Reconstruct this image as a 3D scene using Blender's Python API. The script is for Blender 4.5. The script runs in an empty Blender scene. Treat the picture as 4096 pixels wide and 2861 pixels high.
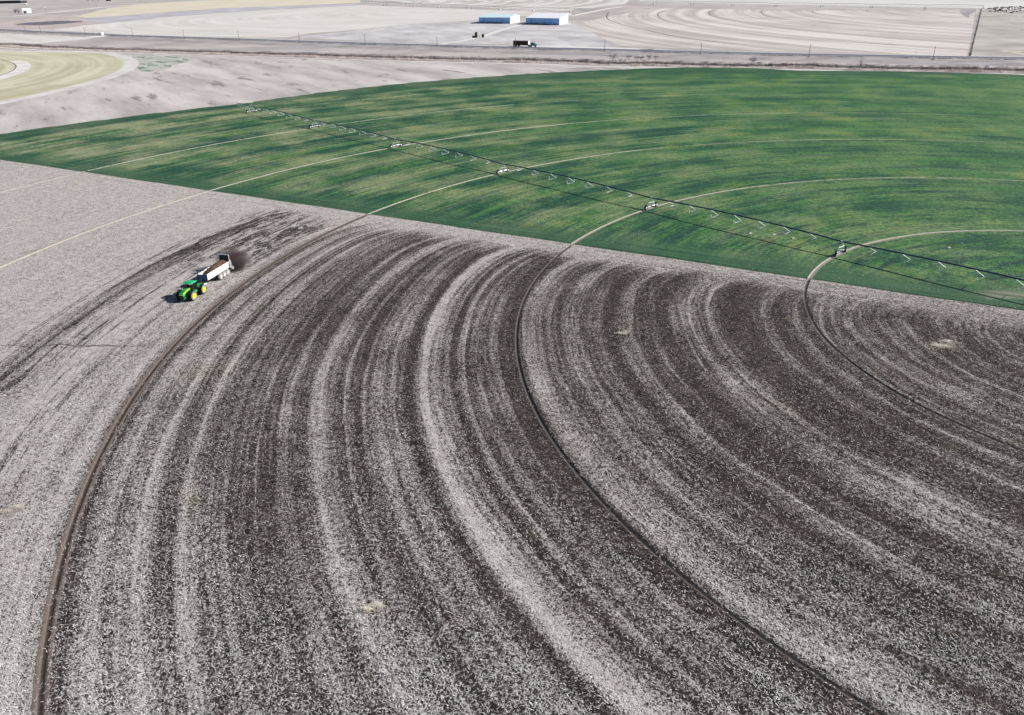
import bpy, bmesh, math, random
import numpy as np
from mathutils import Vector, Matrix, Euler

# ------------------------------------------------------------------ camera, sky, sun, exposure
SC = bpy.context.scene
COL = SC.collection
CAM_H, PITCH, ROLL, FPX = 53.1, 0.4586, -0.0201, 3125.5      # FPX: focal length for a picture 4096 wide
cam_d = bpy.data.cameras.new("camera")
cam = bpy.data.objects.new("camera", cam_d)
COL.objects.link(cam)
cam_d.sensor_fit = 'HORIZONTAL'
cam_d.sensor_width = 36.0
cam_d.lens = FPX / 4096.0 * 36.0
cam_d.clip_start = 0.5
cam_d.clip_end = 60000
fw = Vector((0, math.cos(PITCH), -math.sin(PITCH)))
rt0 = Vector((1, 0, 0)); up0 = Vector((0, math.sin(PITCH), math.cos(PITCH)))
cr, sr = math.cos(ROLL), math.sin(ROLL)
rt = rt0 * cr + up0 * sr; up = -rt0 * sr + up0 * cr
cam.matrix_world = Matrix(((rt.x, up.x, -fw.x, 0), (rt.y, up.y, -fw.y, 0), (rt.z, up.z, -fw.z, CAM_H), (0, 0, 0, 1)))
SC.camera = cam

SUN_EL = math.radians(31.5)
world = bpy.data.worlds.new("World"); SC.world = world
world.use_nodes = True
wn = world.node_tree
bg = wn.nodes['Background']
sky = wn.nodes.new('ShaderNodeTexSky')
sky.sky_type = 'NISHITA'; sky.sun_disc = False
sky.sun_elevation = SUN_EL
sky.sun_rotation = math.radians(90)       # sun in the +X direction
sky.altitude = 1500; sky.dust_density = 0.4; sky.ozone_density = 1.5
wn.links.new(sky.outputs[0], bg.inputs[0])
bg.inputs[1].default_value = 0.05
sun_d = bpy.data.lights.new("sun", 'SUN')
sun_d.energy = 4.8; sun_d.angle = math.radians(0.5); sun_d.color = (1.0, 0.965, 0.93)
sun = bpy.data.objects.new("sun", sun_d); COL.objects.link(sun)
sun.rotation_euler = (0, math.pi / 2 - SUN_EL, 0)            # light travels toward -X and down
sun.location = (200, 0, 150)
SC.view_settings.view_transform = 'Standard'
SC.view_settings.look = 'None'
SC.view_settings.exposure = 0.62
SC.view_settings.gamma = 1.0

# ------------------------------------------------------------------ helpers
rng = np.random.default_rng(7)
random.seed(7)

def ground_pt(u, v, z=0.0):
    """point of the plane at height z, seen at (u, v) of the 4096 x 2861 survey picture"""
    x = (u - 2048) / FPX; y = -(v - 1430.5) / FPX
    d = rt * x + up * y + fw
    t = (CAM_H - z) / (-d.z)
    return Vector((d.x * t, d.y * t, z))
G = ground_pt

def tag(o, label=None, cat=None, group=None, kind=None):
    if label: o['label'] = label
    if cat: o['category'] = cat
    if group: o['group'] = group
    if kind: o['kind'] = kind
    return o

def empty(name, loc=(0, 0, 0), rz=0.0, scale=1.0):
    o = bpy.data.objects.new(name, None); COL.objects.link(o)
    o.location = loc; o.rotation_euler = (0, 0, rz); o.scale = (scale,) * 3
    o.empty_display_size = 0.3
    return o

class MB:
    def __init__(s):
        s.v = []; s.f = []; s.m = Matrix.Identity(4); s.mi = []; s.cur = 0
    def add(s, vs, fs):
        b = len(s.v)
        s.v += [tuple(s.m @ Vector(q)) for q in vs]
        s.f += [tuple(b + i for i in f) for f in fs]
        s.mi += [s.cur] * len(fs)
        return s
    def box(s, c, d, rz=0, ry=0, rx=0, taper=1.0):
        R = Euler((rx, ry, rz)).to_matrix()
        vs = []
        for k in (-1, 1):
            t = taper if k > 0 else 1
            for i, j in ((-1, -1), (1, -1), (1, 1), (-1, 1)):
                vs.append(Vector(c) + R @ Vector((i * d[0] / 2 * t, j * d[1] / 2 * t, k * d[2] / 2)))
        return s.add(vs, [(0, 3, 2, 1), (4, 5, 6, 7), (0, 1, 5, 4), (1, 2, 6, 5), (2, 3, 7, 6), (3, 0, 4, 7)])
    def tube(s, pts, r, n=6, cap=True):
        pts = [Vector(q) for q in pts]
        rs = r if isinstance(r, (list, tuple)) else [r] * len(pts)
        vs = []; fs = []
        for i, q in enumerate(pts):
            a = pts[max(i - 1, 0)]; b = pts[min(i + 1, len(pts) - 1)]
            d = (b - a)
            if d.length < 1e-9: d = Vector((0, 0, 1))
            d.normalize()
            ref = Vector((0, 0, 1)) if abs(d.z) < .9 else Vector((1, 0, 0))
            x = d.cross(ref).normalized(); y = d.cross(x)
            for k in range(n):
                t = 2 * math.pi * k / n
                vs.append(q + (x * math.cos(t) + y * math.sin(t)) * rs[i])
        for i in range(len(pts) - 1):
            for k in range(n):
                fs.append((i * n + k, i * n + (k + 1) % n, (i + 1) * n + (k + 1) % n, (i + 1) * n + k))
        if cap:
            fs.append(tuple(range(n))[::-1]); fs.append(tuple((len(pts) - 1) * n + k for k in range(n)))
        return s.add(vs, fs)
    def lathe(s, prof, c, axis='Y', n=24):
        """prof: (radius, offset along axis)"""
        vs = []; fs = []
        for (r, h) in prof:
            for k in range(n):
                t = 2 * math.pi * k / n
                a, b = r * math.cos(t), r * math.sin(t)
                p = (a, h, b) if axis == 'Y' else ((h, a, b) if axis == 'X' else (a, b, h))
                vs.append((c[0] + p[0], c[1] + p[1], c[2] + p[2]))
        for i in range(len(prof) - 1):
            for k in range(n):
                fs.append((i * n + k, i * n + (k + 1) % n, (i + 1) * n + (k + 1) % n, (i + 1) * n + k))
        fs.append(tuple(range(n))[::-1]); fs.append(tuple((len(prof) - 1) * n + k for k in range(n)))
        return s.add(vs, fs)
    def prism(s, poly, y0, y1, poly2=None):
        """poly in (x, z), extruded along y; poly2 = outline at y1"""
        n = len(poly); q = poly2 or poly
        vs = [(x, y0, z) for x, z in poly] + [(x, y1, z) for x, z in q]
        fs = [tuple(range(n)), tuple(range(2 * n - 1, n - 1, -1))]
        fs += [(i, i + n, (i + 1) % n + n, (i + 1) % n) for i in range(n)]
        return s.add(vs, fs)
    def build(s, name, mat, parent=None, smooth=False, bevel=0.0, loc=None):
        me = bpy.data.meshes.new(name)
        me.from_pydata(s.v, [], s.f)
        bm = bmesh.new(); bm.from_mesh(me)
        bmesh.ops.recalc_face_normals(bm, faces=bm.faces)
        if bevel:
            es = [e for e in bm.edges if len(e.link_faces) == 2 and e.calc_face_angle(0) > 0.6]
            bmesh.ops.bevel(bm, geom=es, offset=bevel, segments=2, affect='EDGES', profile=0.6, clamp_overlap=True)
        bm.to_mesh(me); bm.free()
        mats = mat if isinstance(mat, (list, tuple)) else [mat]
        for m in mats: me.materials.append(m)
        if len(mats) > 1 and not bevel:
            me.polygons.foreach_set('material_index', s.mi)
        if smooth:
            me.polygons.foreach_set('use_smooth', [True] * len(me.polygons))
            try: me.set_sharp_from_angle(angle=math.radians(40))
            except Exception: pass
        o = bpy.data.objects.new(name, me); COL.objects.link(o)
        if parent: o.parent = parent
        if loc is not None: o.location = loc
        return o

def raw_mesh(name, verts, faces_flat, n_per, mat, parent=None, smooth=False):
    """fast mesh from numpy arrays; every face has n_per corners"""
    me = bpy.data.meshes.new(name)
    nv = len(verts); nf = len(faces_flat) // n_per
    me.vertices.add(nv); me.vertices.foreach_set('co', np.asarray(verts, dtype=np.float32).ravel())
    me.loops.add(len(faces_flat)); me.loops.foreach_set('vertex_index', np.asarray(faces_flat, dtype=np.int32))
    me.polygons.add(nf)
    me.polygons.foreach_set('loop_start', np.arange(nf, dtype=np.int32) * n_per)
    me.polygons.foreach_set('loop_total', np.full(nf, n_per, dtype=np.int32))
    if smooth: me.polygons.foreach_set('use_smooth', np.ones(nf, dtype=bool))
    me.update(calc_edges=True); me.validate()
    me.materials.append(mat)
    o = bpy.data.objects.new(name, me); COL.objects.link(o)
    if parent: o.parent = parent
    return o

def copy_tree(o, parent=None):
    c = o.copy(); COL.objects.link(c)
    if parent is not None: c.parent = parent
    for ch in list(o.children): copy_tree(ch, c)
    return c

# ------------------------------------------------------------------ node helper
class N:
    def __init__(s, name, rough=0.9, spec=0.2):
        s.mat = bpy.data.materials.new(name); s.mat.use_nodes = True
        s.t = s.mat.node_tree; s.b = s.t.nodes['Principled BSDF']
        s.b.inputs['Roughness'].default_value = rough
        s.b.inputs['Specular IOR Level'].default_value = spec
    def node(s, typ, **kw):
        n = s.t.nodes.new(typ)
        for k, v in kw.items(): setattr(n, k, v)
        return n
    def put(s, sock, v):
        if isinstance(v, (int, float)): sock.default_value = v
        elif isinstance(v, (tuple, list)):
            sock.default_value = tuple(v) if len(v) == len(sock.default_value) else tuple(v) + (1,)
        else: s.t.links.new(v, sock)
    def math(s, op, a, b=0.0, c=0.0, clamp=False):
        n = s.node('ShaderNodeMath', operation=op); n.use_clamp = clamp
        s.put(n.inputs[0], a); s.put(n.inputs[1], b); s.put(n.inputs[2], c)
        return n.outputs[0]
    def add(s, a, b): return s.math('ADD', a, b)
    def sub(s, a, b): return s.math('SUBTRACT', a, b)
    def mul(s, a, b): return s.math('MULTIPLY', a, b)
    def pos(s): return s.node('ShaderNodeNewGeometry').outputs['Position']
    def xyz(s, v):
        n = s.node('ShaderNodeSeparateXYZ'); s.put(n.inputs[0], v); return n.outputs
    def vec(s, x, y, z=0.0):
        n = s.node('ShaderNodeCombineXYZ'); s.put(n.inputs[0], x); s.put(n.inputs[1], y); s.put(n.inputs[2], z); return n.outputs[0]
    def noise(s, v, scale=1.0, detail=2.0, rough=0.5, dist=0.0, col=False):
        n = s.node('ShaderNodeTexNoise'); s.put(n.inputs['Vector'], v)
        n.inputs['Scale'].default_value = scale; n.inputs['Detail'].default_value = detail
        n.inputs['Roughness'].default_value = rough; n.inputs['Distortion'].default_value = dist
        return n.outputs['Color' if col else 'Fac']
    def vor(s, v, scale=1.0, feature='F1'):
        n = s.node('ShaderNodeTexVoronoi', feature=feature); s.put(n.inputs['Vector'], v); n.inputs['Scale'].default_value = scale
        return n.outputs['Distance']
    def smooth(s, x, lo, hi, a=0.0, b=1.0):
        n = s.node('ShaderNodeMapRange', interpolation_type='SMOOTHSTEP')
        s.put(n.inputs[0], x)
        for i, q in enumerate((lo, hi, a, b)): s.put(n.inputs[i + 1], q)
        return n.outputs[0]
    def lin(s, x, lo, hi, a=0.0, b=1.0):
        n = s.node('ShaderNodeMapRange'); n.clamp = True
        s.put(n.inputs[0], x)
        for i, q in enumerate((lo, hi, a, b)): s.put(n.inputs[i + 1], q)
        return n.outputs[0]
    def mix(s, f, a, b, mode='MIX'):
        n = s.node('ShaderNodeMix', data_type='RGBA', blend_type=mode)
        s.put(n.inputs[0], f); s.put(n.inputs[6], a); s.put(n.inputs[7], b)
        return n.outputs[2]
    def curve(s, x, pts, x0, x1):
        n = s.node('ShaderNodeFloatCurve'); c = n.mapping.curves[0]
        xs = [((a - x0) / (x1 - x0), b) for a, b in pts]
        c.points[0].location = xs[0]; c.points[1].location = xs[-1]
        for q in xs[1:-1]: c.points.new(*q)
        n.mapping.update()
        s.put(n.inputs['Value'], s.lin(x, x0, x1)); return n.outputs[0]
    def polar(s, cx, cy):
        """radius about (cx, cy) and angle in -pi..pi whose seam points to +X"""
        x, y, z = s.xyz(s.pos())
        dx = s.sub(x, cx); dy = s.sub(y, cy)
        r = s.math('SQRT', s.add(s.mul(dx, dx), s.mul(dy, dy)))
        a = s.math('ARCTAN2', s.mul(dy, -1), s.mul(dx, -1))
        return r, a, x, y
    def bump(s, h, dist=0.1, strength=1.0):
        n = s.node('ShaderNodeBump'); s.put(n.inputs['Height'], h); n.inputs['Distance'].default_value = dist
        n.inputs['Strength'].default_value = strength
        s.t.links.new(n.outputs[0], s.b.inputs['Normal'])
    def col(s, c): s.put(s.b.inputs['Base Color'], c); return s.mat

def paint(name, c, rough=0.5, spec=0.4, metal=0.0, var=0.12, scale=2.0):
    n = N(name, rough, spec); n.b.inputs['Metallic'].default_value = metal
    f = n.noise(n.pos(), scale, 3, .6)
    n.col(n.mix(n.lin(f, .3, .7), tuple(x * (1 - var) for x in c), tuple(min(1, x * (1 + var)) for x in c)))
    return n.mat

# ------------------------------------------------------------------ shared survey: the pivot circle near the camera
CX, CY = 102.3, 112.0
TH_B = math.radians(151.0)                  # radial border between crop and stubble
TRACK_R = {'6': 52.76, '5': 101.53, '4': 156.41, '3': 211.29, '2': 266.16, '1': 321.04}
BASE = 0.30
LANES = [(0, .55), (14, .6), (22, .5), (28, .62), (32.9, .7), (35.5, .6), (38.2, .66), (40.8, .5), (43.5, .6), (46.2, .5), (48.9, .58), (50.6, .5), (53.3, .6), (55.5, .45), (57.2, .6),
         (58.9, .85), (61.6, .5), (62.7, .8), (64.5, .6), (66.5, .85), (68.9, .6), (70.6, .4), (72.8, .58), (74.5, .5), (76.2, .7), (77.9, .98), (79.6, .55), (81.3, .82), (82.8, .5),
         (84.8, .5), (86.0, .88), (88.2, .65), (89.6, .4), (90.8, .62), (91.9, .4), (93.9, .5), (95, .68), (96.2, .5), (97.2, .68), (98.8, .26), (100.6, .3), (101.9, .9), (103.5, .75),
         (105, .45), (106.8, .82), (108.0, .5), (109.2, .78), (110.1, .4), (111.5, .82), (112.6, .5), (114.3, .3), (116, .15), (117.6, .85), (118.5, .85), (120.2, .5), (121.6, .55),
         (123.4, .42), (125.0, .78), (126.4, .45), (127.4, .72), (128.6, .5), (130.2, .2), (131.7, .68), (132.8, .8), (134.4, .5), (136.2, .75), (138.5, .58), (140.6, .64), (142.6, .62),
         (144.6, .45), (147.2, .62), (149, .38), (150.6, .56), (151.8, .52), (153.2, .3), (154.2, .75), (155.6, .8), (157, .45), (158.7, .16), (160.4, .36), (162.7, .25), (166.2, .22),
         (170.6, .14), (172, .40), (173.3, .2), (174.6, .48), (176, .3), (177.2, .6), (178.2, .9), (179.3, .5), (180.6, .65), (182, .22), (184, .12), (190, .08), (205, .1), (215, .05), (240, .08), (345, .05)]
_g = np.random.default_rng(3)
LX = np.arange(0, 345.01, .5)
_b = np.interp(LX, [a for a, b in LANES], [b for a, b in LANES])
_n1 = _g.normal(0, 1, len(LX)); _n2 = np.convolve(_g.normal(0, 1, len(LX)), [.3, .5, .3], 'same')
_amp = np.interp(LX, [0, 150, 165, 186, 200, 345], [.10, .10, .10, .10, .03, .02])
_up = np.interp(LX, [0, 60, 95, 130, 157, 163, 345], [.24, .26, .24, .12, .04, 0, 0])
LY = np.clip(_b + _up + _amp * (_n1 * .75 + _n2 * .9), 0, 1.12)
ROUT = [(-40, 345), (62, 356), (80, 358), (84, 372), (90, 380), (105, 373), (118, 364), (130, 351), (140, 356), (146, 360), (151, 366), (400, 366)]
def rout(th):
    return float(np.interp(math.degrees(th), [a for a, b in ROUT], [b for a, b in ROUT]))

def zprof(r, th):
    z = BASE
    for k, r0 in TRACK_R.items():
        d = abs(r - r0)
        if d < 2.0:
            deep = {'6': .15, '5': .15, '4': .14, '3': .12, '2': .12, '1': .08}[k]
            if th < TH_B and k in '6543': deep *= .7
            z += -deep * math.exp(-(d / .20) ** 2) + .045 * math.exp(-((d - .45) / .2) ** 2) * (deep / .2)
    # broad waves left by the spreader's wheels
    z += .025 * math.sin(r * 1.9 + 1.7 * math.sin(th * 3)) * (1 if th > TH_B else .4)
    z += .05 * math.sin(r * .21 + th * 5) * math.cos(th * 11)
    return z

def polar_sheet(name, th0, th1, dth, radii, mat, zoff=0.0, clip=True, edge_drop=None):
    n = int(round((th1 - th0) / dth)); ths = np.linspace(th0, th1, n + 1)
    vs = []
    for i, t in enumerate(ths):
        ro = rout(t) if clip else 1e9
        tt = t
        for r in radii:
            rr = min(r, ro + .5 * math.sin(t * 97) + .3 * math.sin(t * 331))
            z = zprof(rr, t) + zoff
            if edge_drop and ((edge_drop == 'lo' and i == 0) or (edge_drop == 'hi' and i == n)): z = 0.05
            if clip and r >= ro: z = 0.01
            jt = 0.0
            vs.append((CX + rr * math.cos(tt + jt), CY + rr * math.sin(tt + jt), z))
    m = len(radii); fl = []
    V = np.array(vs, dtype=np.float32)
    idx = np.arange(n * (m - 1)); i = idx // (m - 1); j = idx % (m - 1)
    a = i * m + j
    F = np.stack([a, a + 1, a + m + 1, a + m], 1)
    if clip:
        rr = np.array([[r < rout(t) for r in radii] for t in ths])
        keep = rr[i, j] | rr[i + 1, j]
        F = F[keep]
    o = raw_mesh(name, V, F[:, ::-1].ravel() if False else F.ravel(), 4, mat, smooth=True)
    tag(o, kind='structure')
    return o

RAD = sorted(set([float(x) for x in np.arange(4, 382, 2.0)] + [TRACK_R[k] + d for k in TRACK_R for d in (-1.9, -1.1, -.85, -.62, -.42, -.26, -.12, 0, .12, .26, .42, .62, .85, 1.1, 1.9)]))
RADC = [r for r in RAD]

# ------------------------------------------------------------------ ground materials
def mat_stubble():
    n = N('stubble', .95, .1)
    r, a, x, y = n.polar(CX, CY)
    P = n.pos()
    arc = n.mul(a, 110)
    # distance from the radial border with the crop
    db = n.add(n.mul(n.sub(x, -167.9), -.4837), n.mul(n.sub(y, 261.8), -.875))
    w = n.noise(n.vec(n.mul(r, .05), n.mul(arc, .03)), 1, 2, .5)
    hook = n.mul(n.math('POWER', 2.718, n.mul(db, -.16)), 13)
    rr = n.add(n.add(r, n.mul(n.sub(w, .5), 1.6)), hook)
    def seg(x0, x1):
        m_ = (LX >= x0) & (LX <= x1)
        return n.curve(rr, list(zip(LX[m_].tolist(), LY[m_].tolist())), x0, x1)
    D = n.mix(n.math('GREATER_THAN', rr, 90), n.vec(seg(0, 90), 0, 0), n.vec(seg(90, 190), 0, 0))
    D = n.xyz(n.mix(n.math('GREATER_THAN', rr, 190), D, n.vec(seg(190, 345), 0, 0)))[0]
    big = n.noise(n.vec(n.mul(r, .16), n.mul(arc, .035)), 1, 3, .55)
    fine = n.noise(n.vec(n.mul(rr, 1.9), n.mul(arc, .035)), 1, 3, .6)
    blot = n.noise(P, .09, 4, .6)
    inner = n.lin(r, 160, 188, 1.0, .32)
    D = n.add(D, n.mul(n.mul(n.sub(big, .5), .75), inner))
    D = n.add(D, n.mul(n.mul(n.sub(fine, .5), 1.25), inner))
    D = n.add(D, n.mul(n.mul(n.sub(blot, .5), .55), inner))
    # scribbled dark turning marks where the spreader swings round near the border
    scr = n.noise(n.vec(n.mul(r, .45), n.mul(arc, .22)), 1, 4, .7, 1.6)
    sm = n.mul(n.mul(n.smooth(a, -.34, -.16, 1, 0), n.smooth(r, 157, 164)), n.smooth(r, 188, 178))
    D = n.add(D, n.mul(sm, n.smooth(scr, .47, .56, 0, .75)))
    # broken streaks on the left, toward the bottom left edge
    st_ = n.noise(n.vec(n.mul(r, .8), n.mul(arc, .06)), 1, 3, .65)
    sl = n.mul(n.smooth(r, 162, 168), n.smooth(r, 190, 181))
    D = n.add(D, n.mul(sl, n.smooth(st_, .52, .62, -.12, .5)))
    # pale headland along the border, and pale trodden strips parallel to it
    hl = n.noise(n.vec(n.mul(db, 1.2), n.mul(r, .03)), 1, 3, .6)
    head = n.smooth(n.add(db, n.mul(n.sub(blot, .5), 9)), 3.0, 13.0, 1.0, 0.0)
    headD = n.add(n.mul(n.sub(hl, .5), 1.0), n.lin(r, 40, 150, .42, .12))
    D = n.mix(head, D, headD)
    D = n.math('MINIMUM', n.math('MAXIMUM', D, 0.0), 1.05)
    f1 = n.noise(P, 2.3, 2, .6, .3); f2 = n.noise(P, 5.2, 2, .6, .3); f3 = n.noise(P, 12.0, 2, .6)
    f = n.add(n.add(n.mul(f1, .25), n.mul(f2, .39)), n.mul(f3, .36))
    th = n.add(.435, n.mul(D, .115))
    cov = n.smooth(f, n.sub(th, .035), n.add(th, .04))
    tone = n.noise(P, .6, 3, .6)
    straw = n.mix(n.lin(tone, .3, .7), (.42, .38, .355), (.60, .555, .53))
    tan = n.smooth(n.noise(P, .035, 4, .6), .60, .72)
    straw = n.mix(n.mul(tan, .45), straw, (.56, .47, .33))
    straw = n.mix(n.mul(n.smooth(D, .22, 1.05), .72), straw, (.135, .108, .098))
    soil = n.mix(n.lin(n.noise(P, .5, 3), .35, .65), (.020, .015, .014), (.050, .037, .033))
    olive = n.smooth(n.noise(P, .12, 3, .6), .66, .74)
    c = n.mix(cov, soil, straw)
    c = n.mix(n.mul(olive, .35), c, (.13, .12, .06))
    n.bump(n.add(f, n.mul(cov, .12)), .45, 1.0)
    return n.col(c)

def mat_crop():
    n = N('winter_wheat', .8, .25)
    r, a, x, y = n.polar(CX, CY)
    P = n.pos(); arc = n.mul(a, 200)
    # bands follow the circle; far from the centre they are combed along the rows
    s1 = n.noise(n.vec(n.mul(r, .10), n.mul(arc, .014)), 1, 4, .62, .3)
    s2 = n.noise(n.vec(n.mul(r, 1.0), n.mul(arc, .022)), 1, 4, .70)
    s3 = n.noise(P, .045, 4, .6)
    s4 = n.noise(n.vec(n.mul(r, 2.6), n.mul(arc, .25)), 1, 3, .65)
    s5 = n.noise(n.vec(n.mul(r, .33), n.mul(arc, .010)), 1, 3, .6)
    g1 = n.noise(P, 1.3, 2, .6); g2 = n.noise(P, 3.4, 2, .6); g3 = n.noise(P, 8.0, 2, .6)
    grn = n.add(n.add(n.mul(g1, .36), n.mul(g2, .36)), n.mul(g3, .28))
    t = n.add(n.add(n.add(n.mul(s1, .16), n.mul(s2, .26)), n.add(n.mul(s3, .24), n.mul(s5, .34))), n.lin(x, -100, 260, -.01, .03))
    dark = n.mix(n.smooth(grn, .44, .56), (.006, .030, .020), (.016, .082, .048))
    mid = n.mix(n.smooth(grn, .44, .56), (.014, .072, .020), (.070, .205, .045))
    c = n.mix(n.smooth(t, .43, .55), dark, mid)
    yel = n.smooth(n.add(n.mul(s3, .5), n.mul(s2, .5)), .53, .62)
    c = n.mix(n.mul(yel, n.smooth(grn, .42, .58, .35, .85)), c, (.16, .22, .035))
    # thin stands toward the far left, straw shows between the rows
    thin = n.mul(n.lin(x, -190, 120, 1.0, .22), n.smooth(n.add(n.add(n.mul(s1, .35), n.mul(s2, .25)), n.mul(s3, .4)), .44, .60))
    c = n.mix(n.mul(n.mul(thin, .95), n.smooth(grn, .40, .58, .35, 1)), c, (.36, .34, .22))
    # dark outer rim that got more water
    rim = n.mul(n.smooth(n.add(r, n.mul(n.sub(s1, .5), 20)), 338, 346), .6)
    c = n.mix(rim, c, (.014, .066, .036))
    # seeding rows parallel to the border
    db = n.add(n.mul(n.sub(x, -167.9), .4837), n.mul(n.sub(y, 261.8), .875))
    rows = n.noise(n.vec(n.mul(db, 1.6), n.mul(r, .02)), 1, 3, .6)
    nb = n.smooth(db, 3, 14, .85, 0)
    c = n.mix(nb, c, n.mix(n.lin(rows, .38, .62), (.012, .055, .030), (.05, .125, .058)))
    bare = n.mul(n.smooth(n.math('ABSOLUTE', n.sub(x, 88)), 2, 7, 1, 0), n.smooth(n.math('ABSOLUTE', n.sub(y, 128)), .8, 3.0, 1, 0))
    c = n.mix(n.mul(bare, n.lin(rows, .35, .6, 0, .8)), c, (.30, .27, .21))
    gr = grn
    spk = n.noise(P, 2.6, 4, .8)
    dens = n.add(.665, n.mul(n.sub(.5, s1), .22))
    c = n.mix(n.smooth(spk, dens, n.add(dens, .03)), c, (.62, .66, .55))
    n.bump(n.add(gr, n.mul(s4, .3)), .4, .9)
    return n.col(c)

def mat_track(name, c1, c2, ru=.9):
    n = N(name, ru, .15); P = n.pos()
    f = n.noise(P, 1.3, 5, .7); g = n.noise(P, 7, 3, .6)
    c = n.mix(n.smooth(n.add(n.mul(f, .6), n.mul(g, .4)), .4, .6), c1, c2)
    n.bump(f, .1); return n.col(c)

def mat_field(name, ca, cb, scale=.02, stripe=None, grain=.5, cc=None, cthr=.62, amp=1.0, aniso=None):
    """dry land: patchy colour, optional stripes on circles (cx, cy, pitch) and optional third colour"""
    n = N(name, .95, .1); P = n.pos()
    x, y, z = n.xyz(P)
    src = P if not aniso else n.vec(n.add(n.mul(x, aniso[0]), n.mul(y, aniso[1])), n.add(n.mul(x, aniso[2]), n.mul(y, aniso[3])))
    f = n.noise(src, scale, 5, .62)
    if stripe:
        r, a, _, _ = n.polar(stripe[0], stripe[1])
        wv = n.noise(n.vec(n.mul(r, 1.0 / stripe[2]), n.mul(a, stripe[3] if len(stripe) > 3 else 1.2)), 1, 3, .6)
        f = n.add(n.mul(f, .35), n.mul(wv, .65))
    c = n.mix(n.lin(f, .5 - .13 / amp, .5 + .13 / amp), ca, cb)
    if cc is not None:
        g = n.noise(src, scale * 2.3, 5, .65)
        c = n.mix(n.smooth(g, cthr, cthr + .10, 0, .85), c, cc)
    q = n.noise(P, grain, 4, .7)
    c = n.mix(n.lin(q, .25, .75, .0, .22), c, tuple(k * .55 for k in ca))
    n.bump(q, .5, .6)
    return n.col(c)

M = {}
M['stubble'] = mat_stubble()
M['crop'] = mat_crop()
M['track_pale'] = mat_track('trodden_pale_soil', (.30, .265, .21), (.50, .465, .40))
M['track_brown'] = mat_track('trodden_brown_soil', (.085, .062, .052), (.22, .18, .155))
M['track_stubble'] = mat_track('trodden_straw', (.36, .32, .28), (.55, .50, .44))

# ------------------------------------------------------------------ ground, fields, roads
m_ground = mat_field('dry_ground', (.36, .325, .31), (.52, .475, .445), .012, cc=(.33, .28, .26), cthr=.56, grain=.3)
gb = MB()
gb.add([(-9000, -300, 0), (9000, -300, 0), (9000, 14000, 0), (-9000, 14000, 0)], [(0, 1, 2, 3)])
tag(gb.build('ground', m_ground), kind='structure')

dth = math.radians(.5)
polar_sheet('stubble_field', TH_B - math.radians(.12), TH_B + math.radians(100), dth, [r for r in RADC if r < 340], M['stubble'], clip=False)
polar_sheet('wheat_field', math.radians(5), TH_B, dth, RADC, M['crop'], zoff=.10, edge_drop='hi')

def mat_ring(name, k, rut, berm, ru=.9, grown=0.0, w0=.10, w1=.26):
    n = N(name, ru, .15); P = n.pos()
    r, a, x, y = n.polar(CX, CY)
    d = n.math('ABSOLUTE', n.sub(r, TRACK_R[k]))
    f = n.noise(P, 1.6, 5, .7); g = n.noise(P, 6, 3, .65)
    q = n.add(n.mul(f, .5), n.mul(g, .5))
    c = n.mix(n.smooth(n.add(d, n.mul(n.sub(q, .5), .4)), w0, w1), rut, berm)
    c = n.mix(n.smooth(q, .46, .62, 0, .6), c, tuple(v * .4 for v in berm))
    if grown:       # crop growing over the track
        gg = n.noise(P, .12, 4, .7); g2 = n.noise(P, 1.2, 4, .7)
        lo = .62 - grown * .25
        c = n.mix(n.smooth(n.add(n.mul(gg, .5), n.mul(g2, .5)), lo, lo + .12, 0, .95), c, (.03, .10, .035))
    n.bump(q, .15); return n.col(c)
def ring(name, k, hw, th0, th1, mat, zoff):
    radii = [TRACK_R[k] + d for d in (-1.9, -1.1, -.85, -.62, -.42, -.26, -.12, 0, .12, .26, .42, .62, .85, 1.1, 1.9) if abs(d) <= hw]
    return polar_sheet(name, th0, th1, dth, radii, mat, zoff=zoff, clip=False)
for k, hw, c1, c2, gr_ in (('6', .42, (.26, .225, .18), (.46, .42, .36), 0.05), ('5', .42, (.26, .225, .18), (.44, .40, .33), .3), ('4', .42, (.38, .34, .27), (.46, .42, .34), .35),
                      ('3', .42, (.42, .38, .31), (.50, .46, .38), .4), ('2', .42, (.42, .39, .31), (.48, .45, .36), .5), ('1', .42, (.30, .32, .22), (.38, .38, .28), .75)):
    for ta, tb_, ex in ((math.radians(5), math.radians(112), .45), (math.radians(112), TH_B, 0)):
        ring('wheel_track', k, hw if (ex == 0 or k in '65') else .26, ta, tb_, mat_ring('pale_rut_' + k, k, c1, c2, grown=min(1.15, gr_ + .4 * ex * (k not in '6'))), .112)
for k, hw, c1, c2 in (('6', .26, (.05, .04, .035), (.15, .13, .115)), ('5', .26, (.05, .04, .035), (.15, .13, .115)), ('4', .62, (.04, .031, .027), (.17, .135, .115)),
                      ('3', .42, (.42, .37, .31), (.50, .45, .39)), ('2', .26, (.44, .40, .34), (.50, .46, .40))):
    ring('wheel_track', k, hw, TH_B, TH_B + math.radians(99.5), mat_ring('brown_rut_' + k, k, c1, c2), .012)

def spline(pts, n=8, closed=False):
    out = []; P = [Vector((a, b)) for a, b in pts]; L = len(P)
    rngi = range(L) if closed else range(L - 1)
    for i in rngi:
        p0 = P[(i - 1) % L] if closed else P[max(i - 1, 0)]
        p1 = P[i]; p2 = P[(i + 1) % L]
        p3 = P[(i + 2) % L] if closed else P[min(i + 2, L - 1)]
        for j in range(n):
            t = j / n
            out.append(.5 * ((2 * p1) + (p2 - p0) * t + (2 * p0 - 5 * p1 + 4 * p2 - p3) * t * t + (3 * p1 - p0 - 3 * p2 + p3) * t ** 3))
    if not closed: out.append(P[-1])
    return out

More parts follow.
